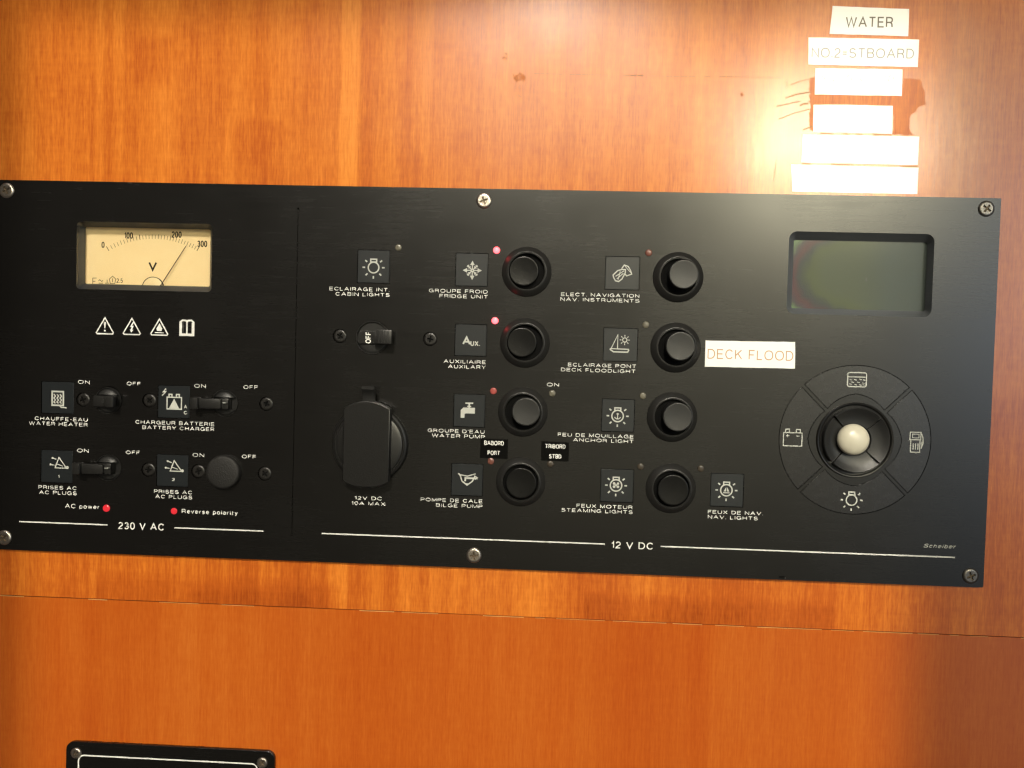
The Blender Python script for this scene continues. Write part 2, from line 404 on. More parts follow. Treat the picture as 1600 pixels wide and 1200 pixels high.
def box(x0, x1, z0, z1, h0, h1, bev=0.0, seg=2):
    vs = [(x, z, h) for x in (x0, x1) for z in (z0, z1) for h in (h0, h1)]
    me = mesh_from(vs, [(0, 1, 3, 2), (4, 6, 7, 5), (0, 4, 5, 1), (2, 3, 7, 6), (0, 2, 6, 4), (1, 5, 7, 3)])
    bm = bmesh.new(); bm.from_mesh(me); bmesh.ops.recalc_face_normals(bm, faces=bm.faces)
    if bev: bmesh.ops.bevel(bm, geom=bm.edges[:], offset=bev * MM, segments=seg, affect='EDGES', profile=0.6)
    bm.to_mesh(me); bm.free(); return me
def loft(l0, h0, l1, h1):
    n = len(l0); vs = [(x, z, h0) for x, z in l0] + [(x, z, h1) for x, z in l1]
    return mesh_from(vs, [(i, n + i, n + (i + 1) % n, (i + 1) % n) for i in range(n)])

PH = 0.03      # print height above the face (mm)
def caption(lines, parent, ink=None, h=PH, name='lettering', bold=0.17):
    """lines: (text, px, py, width px, cap height px, align)"""
    ms = []
    for ln in lines:
        s, px, py, wpx, hpx, al = ln[:6]
        x, z = at(px, py, h)
        sc = 0.333 * ((at(px + 10, py)[0] - at(px - 10, py)[0]) / 20 / 0.333)
        ms.append(text_mesh(s, x, z, wpx * sc, hpx * sc, h, al, bold, *(ln[6:] or ())))
    return link(name, join(ms), ink or INK, parent)

def ribbon(poly, w, h, closed=False):
    n = len(poly); vs, fs = [], []
    for i, p in enumerate(poly):
        a = poly[(i - 1) % n] if closed or i > 0 else None; b = poly[(i + 1) % n] if closed or i < n - 1 else None
        d = []
        if a is not None: d.append(Vector((p[0] - a[0], p[1] - a[1])).normalized())
        if b is not None: d.append(Vector((b[0] - p[0], b[1] - p[1])).normalized())
        nn = Vector((0, 0))
        for q in d: nn += Vector((-q.y, q.x))
        if nn.length < 1e-6: nn = Vector((-d[0].y, d[0].x))
        nn.normalize(); k = max(0.45, nn.dot(Vector((-d[0].y, d[0].x)))); o = nn * (w / 2 / k)
        vs += [(p[0] + o.x, p[1] + o.y, h), (p[0] - o.x, p[1] - o.y, h)]
    for i in range(n if closed else n - 1):
        j = (i + 1) % n; fs.append((2 * i, 2 * i + 1, 2 * j + 1, 2 * j))
    return mesh_from(vs, fs)
def fill(poly, h): return mesh_from([(x, z, h) for x, z in poly], [tuple(range(len(poly)))])


# lettering: centre-line strokes on a grid where capitals are 1 high
def _arc(cx_, cy_, rx, ry, a0, a1, n=10): return [(cx_ + rx * math.cos(math.radians(a0 + (a1 - a0) * i / n)), cy_ + ry * math.sin(math.radians(a0 + (a1 - a0) * i / n))) for i in range(n + 1)]
def _ov(cx_, cy_, rx, ry, p=2.6, n=28):
    out = []
    for i in range(n):
        a = 2 * math.pi * i / n; c_, s_ = math.cos(a), math.sin(a)
        out.append((cx_ + rx * math.copysign(abs(c_) ** (2 / p), c_), cy_ + ry * math.copysign(abs(s_) ** (2 / p), s_)))
    return out
GL = {
 'A': (.92, [[(0, 0), (.46, 1), (.92, 0)], [(.17, .34), (.75, .34)]]),
 'B': (.74, [[(0, 0), (0, 1), (.46, 1)] + _arc(.46, .765, .24, .235, 90, -90)[1:] + [(0, .53)], [(.44, .53)] + _arc(.46, .265, .28, .265, 90, -90) + [(0, 0)]]),
 'C': (.84, [_arc(.44, .5, .44, .5, 38, 322, 18)]),
 'D': (.80, [[(0, 0), (0, 1), (.34, 1)] + _arc(.36, .5, .44, .5, 88, -88, 14) + [(.34, 0), (0, 0)]]),
 'E': (.68, [[(.68, 1), (0, 1), (0, 0), (.70, 0)], [(0, .52), (.62, .52)]]),
 'F': (.64, [[(.64, 1), (0, 1), (0, 0)], [(0, .50), (.56, .50)]]),
 'G': (.88, [_arc(.44, .5, .44, .5, 38, 325, 18) + [(.86, .10), (.86, .46), (.50, .46)]]),
 'H': (.78, [[(0, 0), (0, 1)], [(.78, 0), (.78, 1)], [(0, .52), (.78, .52)]]),
 'I': (.0, [[(0, 0), (0, 1)]]),
 'K': (.76, [[(0, 0), (0, 1)], [(.72, 1), (.02, .38)], [(.28, .62), (.76, 0)]]),
 'L': (.58, [[(0, 1), (0, 0), (.58, 0)]]),
 'M': (.90, [[(0, 0), (0, 1), (.45, .05), (.90, 1), (.90, 0)]]),
 'N': (.78, [[(0, 0), (0, 1), (.78, 0), (.78, 1)]]),
 'O': (.96, [('c', _ov(.48, .5, .48, .5, 2.25))]),
 'P': (.70, [[(0, 0), (0, 1), (.42, 1)] + _arc(.42, .725, .28, .275, 90, -90)[1:] + [(0, .45)]]),
 'R': (.76, [[(0, 0), (0, 1), (.44, 1)] + _arc(.44, .74, .27, .26, 90, -90)[1:] + [(0, .48)], [(.44, .48), (.62, .40), (.68, .26), (.70, .06), (.76, 0)]]),
 'S': (.74, [_arc(.37, .745, .33, .255, 22, 250, 12)[:-1] + [(.37, .52)] + _arc(.37, .27, .37, .27, 72, -160, 12)]),
 'T': (.76, [[(0, 1), (.76, 1)], [(.38, 1), (.38, 0)]]),
 'U': (.78, [[(0, 1), (0, .36)] + _arc(.39, .36, .39, .36, 180, 360, 12)[1:] + [(.78, 1)]]),
 'V': (.84, [[(0, 1), (.42, 0), (.84, 1)]]),
 'W': (1.24, [[(0, 1), (.30, 0), (.62, .96), (.94, 0), (1.24, 1)]]),
 'X': (.80, [[(0, 0), (.78, 1)], [(0, 1), (.80, 0)]]),
 'Y': (.80, [[(0, 1), (.40, .44), (.80, 1)], [(.40, .44), (.40, 0)]]),
 '0': (.62, [('c', _ov(.31, .5, .31, .5, 2.3))]),
 '1': (.26, [[(0, .74), (.14, .80), (.26, 1), (.26, 0)]]),
 '2': (.60, [_arc(.30, .70, .29, .30, 165, -30, 10) + [(.30, .34), (.06, .14), (0, 0), (.60, 0)]]),
 '3': (.60, [_arc(.30, .76, .26, .24, 160, -90, 10) + _arc(.30, .26, .30, .26, 90, -160, 10)]),
 '5': (.60, [[(.54, 1), (.12, 1), (.04, .50)] + _arc(.30, .32, .30, .32, 130, -150, 12)]),
 '.': (.0, [[(0, -.02), (0, .12)]]), ',': (.0, [[(0, .1), (-.05, -.15)]]), "'": (.0, [[(0, 1), (0, .76)]]),
 '-': (.34, [[(0, .42), (.34, .42)]]), '=': (.50, [[(0, .36), (.50, .36)], [(0, .60), (.50, .60)]]), ' ': (.24, []),
 'p': (.52, [[(0, -.28), (0, .70)], ('c', _ov(.27, .35, .26, .35))]), 'o': (.56, [('c', _ov(.28, .35, .28, .35))]),
 'w': (.80, [[(0, .70), (.20, 0), (.40, .66), (.60, 0), (.80, .70)]]), 'e': (.54, [[(.03, .37), (.53, .37)] + _arc(.27, .35, .27, .35, 8, 320, 16)]),
 'r': (.28, [[(0, 0), (0, .70)], [(0, .44), (.10, .64), (.28, .70)]]), 'v': (.50, [[(0, .70), (.25, 0), (.50, .70)]]),
 's': (.44, [_arc(.22, .52, .20, .18, 20, 250, 10)[:-1] + _arc(.22, .18, .22, .18, 80, -160, 10)]),
 'l': (.0, [[(0, 0), (0, 1)]]), 'a': (.50, [_arc(.25, .48, .22, .22, 160, 10, 8) + [(.47, 0)], ('c', _ov(.23, .20, .23, .20))]),
 'i': (.0, [[(0, 0), (0, .70)], [(0, .88), (0, 1.0)]]), 't': (.26, [[(.10, .94), (.10, .14), (.14, .02), (.26, 0)], [(0, .70), (.26, .70)]]),
 'y': (.50, [[(0, .70), (.25, .04)], [(.50, .70), (.22, -.20), (.04, -.28)]]), 'c': (.48, [_arc(.26, .35, .26, .35, 45, 315, 14)]),
 'h': (.48, [[(0, 0), (0, 1)], [(0, .40)] + _arc(.24, .44, .24, .26, 170, 0, 8) + [(.48, 0)]]), 'b': (.52, [[(0, 0), (0, 1)], ('c', _ov(.27, .35, .26, .35))]),
}
def text_mesh(s, x, z, wid, hgt, h, align='R', bold=0.0, shear=0.0, rot=0.0):
    """flat lettering of cap height hgt and total width wid (mm); x is its right/left/centre, z its middle; bold = stroke / cap height"""
    wt = bold * hgt
    gap = 0.30 + bold * 0.5; cur = 0.0; items = []
    for ch in s:
        w_, st = GL[ch]
        if ch == ' ': cur += w_ + .34; continue
        items.append((cur, st)); cur += w_ + gap
    total = cur - gap
    sx = (wid - wt) / max(total, .01); sz = hgt - wt
    x0 = {'R': -wid, 'L': 0.0, 'C': -wid / 2}[align] + wt / 2; z0 = -hgt / 2 + wt / 2
    cr_, sr_ = math.cos(rot), math.sin(rot); ms = []
    for q, (ox, st) in enumerate(items):
        for j, pl in enumerate(st):
            closed = isinstance(pl, tuple); pl = pl[1] if closed else pl
            pts = []
            for a, b in pl:
                u = x0 + (ox + a) * sx + shear * b * sz; v = z0 + b * sz
                pts.append((x + u * cr_ - v * sr_, z + u * sr_ + v * cr_))
            ms.append(ribbon(pts, wt, h + .004 * j, closed))
    out = join(ms)
    return out

# pictograms are written in photo pixels about their centre: ('s', points, width[, closed]) strokes, ('f', points) fills, ('t', text, x, y, w, h)
def C(cx_, cy_, r, a0=0, a1=360, n=28):
    full = (a1 - a0) % 360 == 0
    k = n if full else n + 1
    return [(cx_ + r * math.cos(math.radians(a0 + (a1 - a0) * i / n)), cy_ + r * math.sin(math.radians(a0 + (a1 - a0) * i / n))) for i in range(k)]
def bulb(r=8.3, w=2.0, extra=()):
    L = [('s', C(0, 0, r), w, True), ('s', [(-4.6, -7.6), (-4.6, -12.8), (4.6, -12.8), (4.6, -7.6)], w), ('s', [(-4.6, -8.9), (4.6, -8.9)], 1.2)]
    for a in (0, 45, 90, 135, 180, -40, -140):
        c, s = math.cos(math.radians(a)), math.sin(math.radians(a)); L.append(('s', [(c * 13.2, s * 13.2), (c * 17.2, s * 17.2)], 2.2))
    return L + list(extra)
def snow():
    L = []
    for a in range(0, 360, 45):
        c, s = math.cos(math.radians(a)), math.sin(math.radians(a)); R = 13.5 if a % 90 == 0 else 11
        L.append(('s', [(0.8 * c, 0.8 * s), (R * c, R * s)], 1.6))
        if a % 90 == 0:
            L.append(('f', [(R * c + 1.5 * c, R * s + 1.5 * s), (8.2 * c - 3.6 * s, 8.2 * s + 3.6 * c), (8.2 * c + 3.6 * s, 8.2 * s - 3.6 * c)]))
        else:
            for q in (5, 8):
                for sg in (1, -1): L.append(('s', [(q * c, q * s), (q * c + 3 * math.cos(math.radians(a + 45 * sg)), q * s + 3 * math.sin(math.radians(a + 45 * sg)))], 1.1))
    return L
ICON = {
 'bulb': bulb(), 'snow': snow(),
 'aux': [('t', 'A', -7, -1, 13, 13), ('t', 'UX.', 6.5, 3, 15, 8)],
 'tap': [('f', [(-13, 11), (-13, -1), (-9, -5), (9, -5), (9, 4), (-5, 4), (-7, 5), (-7, 11)]), ('s', [(0, -5), (0, -11)], 2.4), ('s', [(-6, -12), (6, -12)], 2.2), ('s', [(-3, -7), (3, -7)], 1.8)],
 'bilge': [('s', [(-14, -8), (-11, -5), (-8, 4), (0, 10), (8, 4), (12, -4)], 2.0), ('s', [(-12, -6), (0, -4), (13, -8)], 1.6), ('s', [(-3, 4), (-3, -1), (16, -1)], 2.6), ('f', [(-4, 7), (4, 7), (0, 11)]), ('s', [(11, -5), (16, -2), (12, 1)], 1.4)],
 'nav': [('s', [(-14, 6), (-15, 2), (-8, -5), (-1, -7), (4, -7), (4, -2), (-1, 8), (-6, 12), (-11, 11)], 1.8, True), ('s', [(-11, 4), (2, -5)], 1.3), ('s', [(-9, 8), (1, -1)], 1.3), ('s', [(-7, 9), (-4, -4)], 1.2),
         ('s', [(-2, -8), (2, -14), (8, -12), (12, -6), (14, 0), (6, 3), (4, 0)], 1.6), ('s', [(2, -14), (7, -8), (14, -1)], 1.1)],
 'boat_sun': [('s', [(-3, 6), (-3, -16), (-13, 6)], 1.5), ('s', [(-15, 7), (-9, 11), (13, 11), (15, 7)], 2.0), ('s', [(-15, 6), (15, 6.5)], 1.6), ('s', C(8, -8, 3.4, n=16), 1.4, True)]
            + [('s', [(8 + 5.2 * math.cos(a * math.pi / 4), -8 + 5.2 * math.sin(a * math.pi / 4)), (8 + 8 * math.cos(a * math.pi / 4), -8 + 8 * math.sin(a * math.pi / 4))], 1.1) for a in range(8)],
 'anchor_bulb': bulb(9, 2.0, [('s', [(0, -4.6), (0, 4.6)], 1.5), ('s', C(0, 0, 4.8, 20, 160, 8), 1.3), ('s', [(-2, -3.2), (2, -3.2)], 1.2)]),
 'prop_bulb': bulb(9, 2.0, [('f', C(3, 2, 2.2, n=10)), ('f', C(-3, 2, 2.2, n=10)), ('f', C(3, -3, 2.0, n=10)), ('f', C(-3, -3, 2.2, n=10)), ('s', [(-3, -3), (3, 2)], 1.2), ('s', [(-3, 2), (3, -3)], 1.2)]),
 'boat_bulb': bulb(9, 2.0, [('f', [(-.4, -5), (-.4, 2), (-4.5, 2)]), ('f', [(.9, -5), (.9, 2), (4.5, 2)]), ('s', [(-5, 4), (5, 4)], 1.5)]),
 'heater': [('s', [(-8.5, -10), (-8.5, 11), (9, 11), (9, -10)], 2.4, True)] + [('s', [(x + 1.3 * (1 if i % 2 else -1), y) for i, y in enumerate((-6, -3, 0, 3, 6, 8))], 1.6) for x in (-4.6, 0.2, 5)] + [('s', [(3, 11), (6, 14), (14, 14.5)], 2.0)],
 'charger': [('f', [(-8, 8), (0, -7), (8, 8)]), ('s', [(-11, -9), (-11, 9), (11.5, 9), (11.5, -9)], 1.8, True), ('s', [(-8, -10), (-8, -13.5), (-3.5, -13.5), (-3.5, -10)], 1.8), ('s', [(3.5, -10), (3.5, -13.5), (8, -13.5), (8, -10)], 1.8),
             ('s', [(-13, -22), (-17, -17), (-13, -17.5), (-19, -11)], 1.8), ('t', 'A', 18, 5, 5, 5.5), ('t', 'C', 18, 14, 5, 5.5)],
 'plug_one': [('s', [(-5, 5), (1, -11), (13, 5)], 1.6, True), ('f', C(14, 4, 2.4, n=10)), ('s', [(-9, -10), (-3, -8)], 1.5), ('f', C(-9, -10, 1.6, n=8)), ('f', C(-12, 0, 1.6, n=8)), ('s', [(-12, 0), (-6, 1)], 1.3), ('s', [(-2, -1), (7, 2)], 1.2)],
 'tank': [('s', rect(-15, -11, 14.5, 11.5, 3, 3), 1.7, True), ('s', [(-15, -4), (14, -4)], 1.5)] + [('s', [(x, y), (x + 4, y + 1)], 1.2) for x, y in ((-12, 0), (-5, 0), (3, -1), (9, 0), (-9, 4), (0, 4), (8, 5), (-12, 7), (-4, 8), (3, 8), (9, 8))],
 'battery': [('s', [(-14.5, -8), (-14.5, 13), (14.5, 13), (14.5, -8)], 1.5, True), ('s', [(-11.5, -9), (-11.5, -13.5), (-5.5, -13.5), (-5.5, -9)], 1.5), ('s', [(5.5, -9), (5.5, -13.5), (11.5, -13.5), (11.5, -9)], 1.5), ('s', [(-10.5, -3), (-5.5, -3)], 1.2), ('s', [(-8, -5.5), (-8, -.5)], 1.2), ('s', [(6, -3), (11, -3)], 1.2)],
 'fuel': [('s', [(-10, -16), (-10, -4), (7, -4), (7, -16)], 1.5, True), ('s', [(-6, -13), (-6, -7), (4, -7), (4, -13)], 1.2, True), ('s', [(-8.5, -4), (-8.5, 16), (6, 16), (6, -4)], 1.5, True), ('s', [(-4.5, 2), (-4.5, 12)], 1.6), ('s', [(-.8, 2), (-.8, 12)], 1.6), ('s', [(3, 2), (3, 12)], 1.6), ('s', [(8, -14), (10, -8), (11, 2), (8, 10)], 1.4), ('s', [(9, -1), (9, 8)], 1.6)],
 'warn': [('s', [(0, -12.3), (13.3, 10.5), (12, 12.3), (-12, 12.3), (-13.3, 10.5)], 1.9, True)],
}
ICON['plug_two'] = ICON['plug_one'] + [('t', '2', 0, 18, 4.5, 5)]
ICON['plug_one'] = ICON['plug_one'] + [('t', '1', 1, 18, 2.5, 5)]
ICON['warn_mark'] = ICON['warn'] + [('f', [(-1.6, -6), (1.6, -6), (.8, 4), (-.8, 4)]), ('f', C(0, 7.4, 1.5, n=10))]
ICON['warn_bolt'] = ICON['warn'] + [('f', [(1.5, -7), (-3, 1), (-.4, 1), (-1.8, 5), (-3, 4.4), (-1, 9.5), (2.6, 5), (.6, 5), (3, -1), (.4, -1), (3.2, -6)])]
ICON['warn_hot'] = ICON['warn'] + [('f', [(0, -6), (2.6, -1), (4.6, 2), (3.6, 6), (-3.6, 6), (-4.6, 2), (-2.6, -1)]), ('s', [(-7, 8.7), (7, 8.7)], 1.5)]
ICON['book'] = [('s', [(-10.5, -9), (-10.5, 11.5), (10.5, 11.5), (10.5, -9)], 2.6), ('s', [(0, -9), (0, 11)], 2.4), ('s', [(-10.8, -8), (-7, -11.2), (-1.6, -10.8), (0, -9), (1.6, -10.8), (7, -11.2), (10.8, -8)], 2.6), ('s', [(-5.4, -9), (-5.4, 9)], 0.1), ('s', [(-9, 10), (9, 10)], 2.0), ('s', [(-8.4, -8), (-8.4, 9)], 1.6), ('s', [(8.4, -8), (8.4, 9)], 1.6)]
def pictogram(kind, px, py, parent, h=PH, ink=None, name='pictogram', scale=1.0):
    c = at(px, py, h); sc = (at(px + 20, py, h)[0] - at(px - 20, py, h)[0]) / 40 * scale
    ms = []
    for i, it in enumerate(ICON[kind]):
        hh = h + 0.006 * i
        if it[0] == 't': ms.append(text_mesh(it[1], c[0] + it[2] * sc, c[1] - it[3] * sc, it[4] * sc, it[5] * sc, hh, 'C', 0.20)); continue
        pts = [(c[0] + x * sc, c[1] - y * sc) for x, y in it[1]]
        ms.append(fill(pts, hh) if it[0] == 'f' else ribbon(pts, it[2] * sc, hh, len(it) > 3))
    return link(name, join(ms), ink or PICT, parent)

# ------------------------------------------------------------------ the wooden wall
WH = -3.0
wall = empty('wall', (0, 0.003, -0.1)); wall['kind'] = 'structure'
jz = (at(0, 930, WH)[1] + at(1599, 996, WH)[1]) / 2
meter_cut = rect_px(110, 340, 340, 462, 0); lcd_cut = rect_px(1222, 356, 1466, 502, 0)
link('board', plate_mesh([rect(-650, jz + 0.22, 650, 420), meter_cut, lcd_cut], -15, WH), WOOD, wall, origin=(0, 0.003, 0))
link('board', plate_mesh([rect(-650, -520, 650, jz - 0.22)], -15, WH - 0.12), WOOD_LOW, wall, origin=(0, 0.003, 0))
link('joint_backing', plate_mesh([rect(-640, jz - 8, 640, jz + 8)], -19, -15.1), PIT, wall)
random.seed(3)
jl = []
x = -330.0
while x < 330:
    L_ = random.uniform(4, 26)
    if random.random() < .72: jl.append(ribbon([(x, jz - 0.28 + random.uniform(-.05, .05)), (x + L_ * .5, jz - 0.26), (x + L_, jz - 0.28 + random.uniform(-.05, .05))], random.uniform(.16, .34), WH + .02))
    x += L_ + random.uniform(0, 7)
link('pale_edge', join(jl), EDGE, wall)
# hairline crack across the upper board
pts = [(835, 115), (880, 116), (930, 117), (985, 118), (1040, 119), (1100, 119.5), (1160, 120), (1222, 121)]
cr = []
for i in range(len(pts) - 1):
    n_ = 5
    for q in range(n_):
        if random.random() < .25: continue
        a = (pts[i][0] + (pts[i + 1][0] - pts[i][0]) * q / n_, pts[i][1] + (pts[i + 1][1] - pts[i][1]) * q / n_)
        b = (pts[i][0] + (pts[i + 1][0] - pts[i][0]) * (q + .85) / n_, pts[i][1] + (pts[i + 1][1] - pts[i][1]) * (q + .85) / n_)
        cr.append(ribbon([at(*a, WH), at(*b, WH)], .34 if 975 < a[0] < 1010 else .16, WH + .02))
link('crack', join(cr), CRACK, wall)
def blob(cx_, cy_, rx, ry, n=14, j=.35):
    return [at(cx_ + rx * math.cos(2 * math.pi * i / n) * (1 + random.uniform(-j, j)), cy_ + ry * math.sin(2 * math.pi * i / n) * (1 + random.uniform(-j, j)), WH) for i in range(n)]
STAIN = mat('brown_stain', (.46, .14, .03), 0.6, 0.2, wear=0.4)
sp_ = [fill(blob(1159, 147.5, 2.2, 3), WH + .025)]
for _ in range(26): sp_.append(fill(blob(random.gauss(815, 6), random.gauss(121, 5), random.uniform(.7, 2.2), random.uniform(.8, 2.6), 8), WH + .02 + .001 * _))
for _ in range(7): sp_.append(fill(blob(random.gauss(792, 4), random.gauss(90, 3), random.uniform(.6, 1.6), random.uniform(.6, 1.6), 8), WH + .02 + .001 * _))
for _ in range(6): sp_.append(fill(blob(random.gauss(811, 2), random.gauss(152, 8), random.uniform(.5, 1.3), random.uniform(.6, 1.8), 8), WH + .02 + .001 * _))
link('stain_spots', join(sp_), STAIN, wall)
# where the varnish was torn away by old labels
def jag(pts_, step=4, amp=2.0):
    out = []
    for i, p in enumerate(pts_):
        q = pts_[(i + 1) % len(pts_)]; L = math.hypot(q[0] - p[0], q[1] - p[1]); n = max(1, int(L / step))
        for s in range(n):
            t = s / n; out.append((p[0] + (q[0] - p[0]) * t + random.uniform(-amp, amp), p[1] + (q[1] - p[1]) * t + random.uniform(-amp, amp)))
    return [at(a, b, WH) for a, b in out]
patches = [jag([(1265, 121), (1274, 121), (1274, 146), (1409, 148), (1411, 124), (1438, 125), (1444, 142), (1446, 164), (1432, 170), (1424, 180), (1420, 195), (1424, 208), (1428, 212), (1395, 210), (1395, 165), (1272, 163), (1271, 206), (1265, 204)])]
link('bare_patch', plate_mesh(patches, WH + .01, WH + .03), BARE, wall)
scr = []
for a, b, c, wd in (((1235, 133), (1252, 126), (1271, 122), .35), ((1228, 153), (1246, 147), (1266, 144), .6), ((1214, 166), (1232, 162), (1250, 158), .45), ((1250, 165), (1256, 162), (1263, 162), .7),
                    ((1217, 186), (1240, 177), (1267, 170), .40), ((1255, 203), (1262, 200), (1270, 197), .6), ((1213, 252), (1211, 268), (1208, 284), .35), ((1229, 126), (1230, 132), (1229, 137), .3)):
    scr.append(ribbon([at(*a, WH), at(*b, WH), at(*c, WH)], wd, WH + .035 + .002 * len(scr)))
for i, (xa, ya, xb, yb) in enumerate(((1281, 208.4, 1301, 208.8), (1316, 209.2, 1326, 209.4), (1338, 209.6, 1346, 209.8), (1364, 210.3, 1394, 211), (1254, 255.6, 1268, 256.2), (1408, 259.8, 1434, 260.6), (1300, 256.8, 1330, 257.6))):
    scr.append(ribbon([at(xa, ya, WH), at((xa + xb) / 2, (ya + yb) / 2, WH), at(xb, yb, WH)], .5, WH + .06 + .002 * i))  # short strokes paint the shade in the gaps between labels
link('scratches_and_gap_shade', join(scr), mat('brown_scratch_gap_shade', (.46, .22, .09), 0.6, 0.2, wear=0.5), wall)

# ------------------------------------------------------------------ the switch panel
x_left = at(10, 297.5)[0] - 6.8; x_right = (at(1565, 309.5)[0] + at(1536, 917.5)[0]) / 2
z_top = (at(0, 281)[1] + at(1565, 309.5)[1] + at(700, 294)[1]) / 3; z_bot = (at(0, 859)[1] + at(1536, 917.5)[1]) / 2
panel = empty('switch_panel', ((x_left + x_right) / 2 * MM, 0.003, z_bot * MM))
panel['label'] = 'wide black electrical switch panel with voltmeter, round buttons and white captions screwed to the wood'
panel['category'] = 'switch panel'

TILES = [  # x0 y0 x1 y1, pictogram, centre
 (65, 597, 115, 646, 'heater', 90, 622), (247, 603, 296, 653, 'charger', 272, 630), (64, 704, 113, 754, 'plug_one', 91, 726), (245, 711, 293.5, 760, 'plug_two', 271, 731),
 (559, 391, 608.5, 442, 'bulb', 583.7, 418), (712, 396, 762, 447, 'snow', 738, 422.5), (711, 507, 760, 556, 'aux', 736, 533.5), (709, 616.5, 757.5, 667, 'tap', 733, 642), (705.5, 725, 754, 774.5, 'bilge', 730, 748),
 (946, 401, 999, 452.5, 'nav', 973, 428), (943, 513, 996, 564.5, 'boat_sun', 968, 539), (940.5, 624, 991, 674.5, 'anchor_bulb', 965, 650), (938.5, 733.5, 989.5, 784.5, 'prop_bulb', 962.5, 758.5), (1110.5, 740.5, 1161.5, 791.5, 'boat_bulb', 1135, 766)]
BREAKERS = [(170, 625, 7.2), (351, 630, 7.2), (169, 731, 7.2), (582, 527.5, 8.9)]
BSCREWS = [(129.5, 624.5), (233, 625.5), (416, 631), (231.5, 734), (309.5, 736.5), (413.5, 740), (531, 525), (672, 529.7)]
navc = at(1335.4, 687.4); NR = (at(1454, 687)[0] - at(1217, 687)[0]) / 2
def pad_outline(k, grow=0.0):
    s = NR / 119.0; g = 3.3 * s - grow; pts = []
    R1 = NR + grow
    da = math.asin(g / R1)
    A0, A1 = -math.pi / 4 + da, math.pi / 4 - da
    for i in range(25): a = A0 + (A1 - A0) * i / 24; pts.append((R1 * math.cos(a), R1 * math.sin(a)))
    rc = 66.5 * s - grow; db = math.asin(g / rc); ra = 74 * s - grow
    B0, B1 = math.pi / 4 - db, -math.pi / 4 + db
    for i in range(13):
        t = i / 12; a = B0 + (B1 - B0) * t; r = rc + (ra - rc) * (1 - abs(2 * t - 1)) ** 0.9; pts.append((r * math.cos(a), r * math.sin(a)))
    th = k * math.pi / 2 + math.radians(0)
    return [(navc[0] + x * math.cos(th) - y * math.sin(th), navc[1] + x * math.sin(th) + y * math.cos(th)) for x, y in pts]
meter_hole = rect_px(119.5, 348, 331, 454, 0, 2.2); lcd_hole = rect_px(1231, 363.5, 1458, 493, 0, 4.0)
holes = [meter_hole, lcd_hole]
for t in TILES: holes.append(rect_px(*t[:4], 0, 0.5, 0.22))
for bx, by, r in BREAKERS: holes.append(circ(at(bx, by), r + .15))
for s_ in BSCREWS: holes.append(circ(at(*s_), 3.75, 32))
for k in range(4): holes.append(pad_outline(k, 0.26))
g0, g1 = at(467, 327), at(455, 838); gx = (g0[0] + g1[0]) / 2
holes.append(rect(gx - .16, g1[1], gx + .16, g0[1]))
holes.append(circ(at(466, 326), .55, 14))
face = link('faceplate', plate_mesh([rect(x_left, z_bot, x_right, z_top, .6, 3)] + holes, -1.5, 0), PLATE, panel)
link('backplate', plate_mesh([rect(x_left + .1, z_bot + .1, x_right - .1, z_top - .1), rect_px(114, 344, 336, 458), rect_px(1226, 360, 1462, 498)], -2.98, -1.56), PIT, panel)

# screws
def cross(c, r, w, rot, n=4):
    pts = []
    for k in range(4):
        a = rot + k * math.pi / 2; u = (math.cos(a), math.sin(a)); v = (-u[1], u[0])
        pts += [(c[0] + u[0] * w - v[0] * -w * -1, c[1] + u[1] * w - v[1] * w), (c[0] + u[0] * r - v[0] * w, c[1] + u[1] * r - v[1] * w), (c[0] + u[0] * r + v[0] * w, c[1] + u[1] * r + v[1] * w)]
    return pts
def screw(c, r, h, rot, m1, m2, parent, name='screw', label=None, dome=0.9, w=.55, star=.56):
    rr = r * .70
    me = join([lathe(c, [(r, h), (r * .985, h + dome * .35), (r * .90, h + dome * .75), (r * .80, h + dome * .95), (rr, h + dome)], 40),
               plate_mesh([circ(c, rr, 40), cross(c, r * star, w * r / 4, rot)], h + dome - 1.0, h + dome)])
    o = link(name, me, m1, parent, smooth=True, sharp=30)
    f = link('cross_recess', lathe(c, [(rr * .98, h + dome - .62), (0.001, h + dome - .85)], 24), m2, o)
    d = link('driver_wear', join([ribbon([(c[0] + .30 * r * math.cos(rot + .785 + q * 1.571), c[1] + .30 * r * math.sin(rot + .785 + q * 1.571)), (c[0] + .52 * r * math.cos(rot + .785 + q * 1.571), c[1] + .52 * r * math.sin(rot + .785 + q * 1.571))], .16, h + dome + .02) for q in range(4)]), m2, o)
    if label: o['label'] = label
    return o
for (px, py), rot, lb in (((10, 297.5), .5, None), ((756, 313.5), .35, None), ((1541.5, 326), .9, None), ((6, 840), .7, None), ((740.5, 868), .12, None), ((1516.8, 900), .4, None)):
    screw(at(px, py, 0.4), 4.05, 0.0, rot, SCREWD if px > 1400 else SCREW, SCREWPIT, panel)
for i, p in enumerate(BSCREWS):
    screw(at(*p), 3.5, -0.95, .4 + i * .37, SCREWB, PIT, panel, name='black_screw', dome=.7, star=.5)

# pictogram tiles
for t in TILES:
    o = link('pictogram_tile', plate_mesh([rect_px(*t[:4], 0, .5, -.02)], -1.3, -0.12, 0.14), TILE, panel)
    pictogram(t[4], t[5], t[6], o, h=-0.12 + .02)

# warning symbols printed on the face
for kind, px, py in (('warn_mark', 163.9, 509), ('warn_bolt', 206, 510), ('warn_hot', 249, 511), ('book', 292, 512)):
    pictogram(kind, px, py, panel, ink=INK, name='warning_symbol' if kind != 'book' else 'manual_symbol')

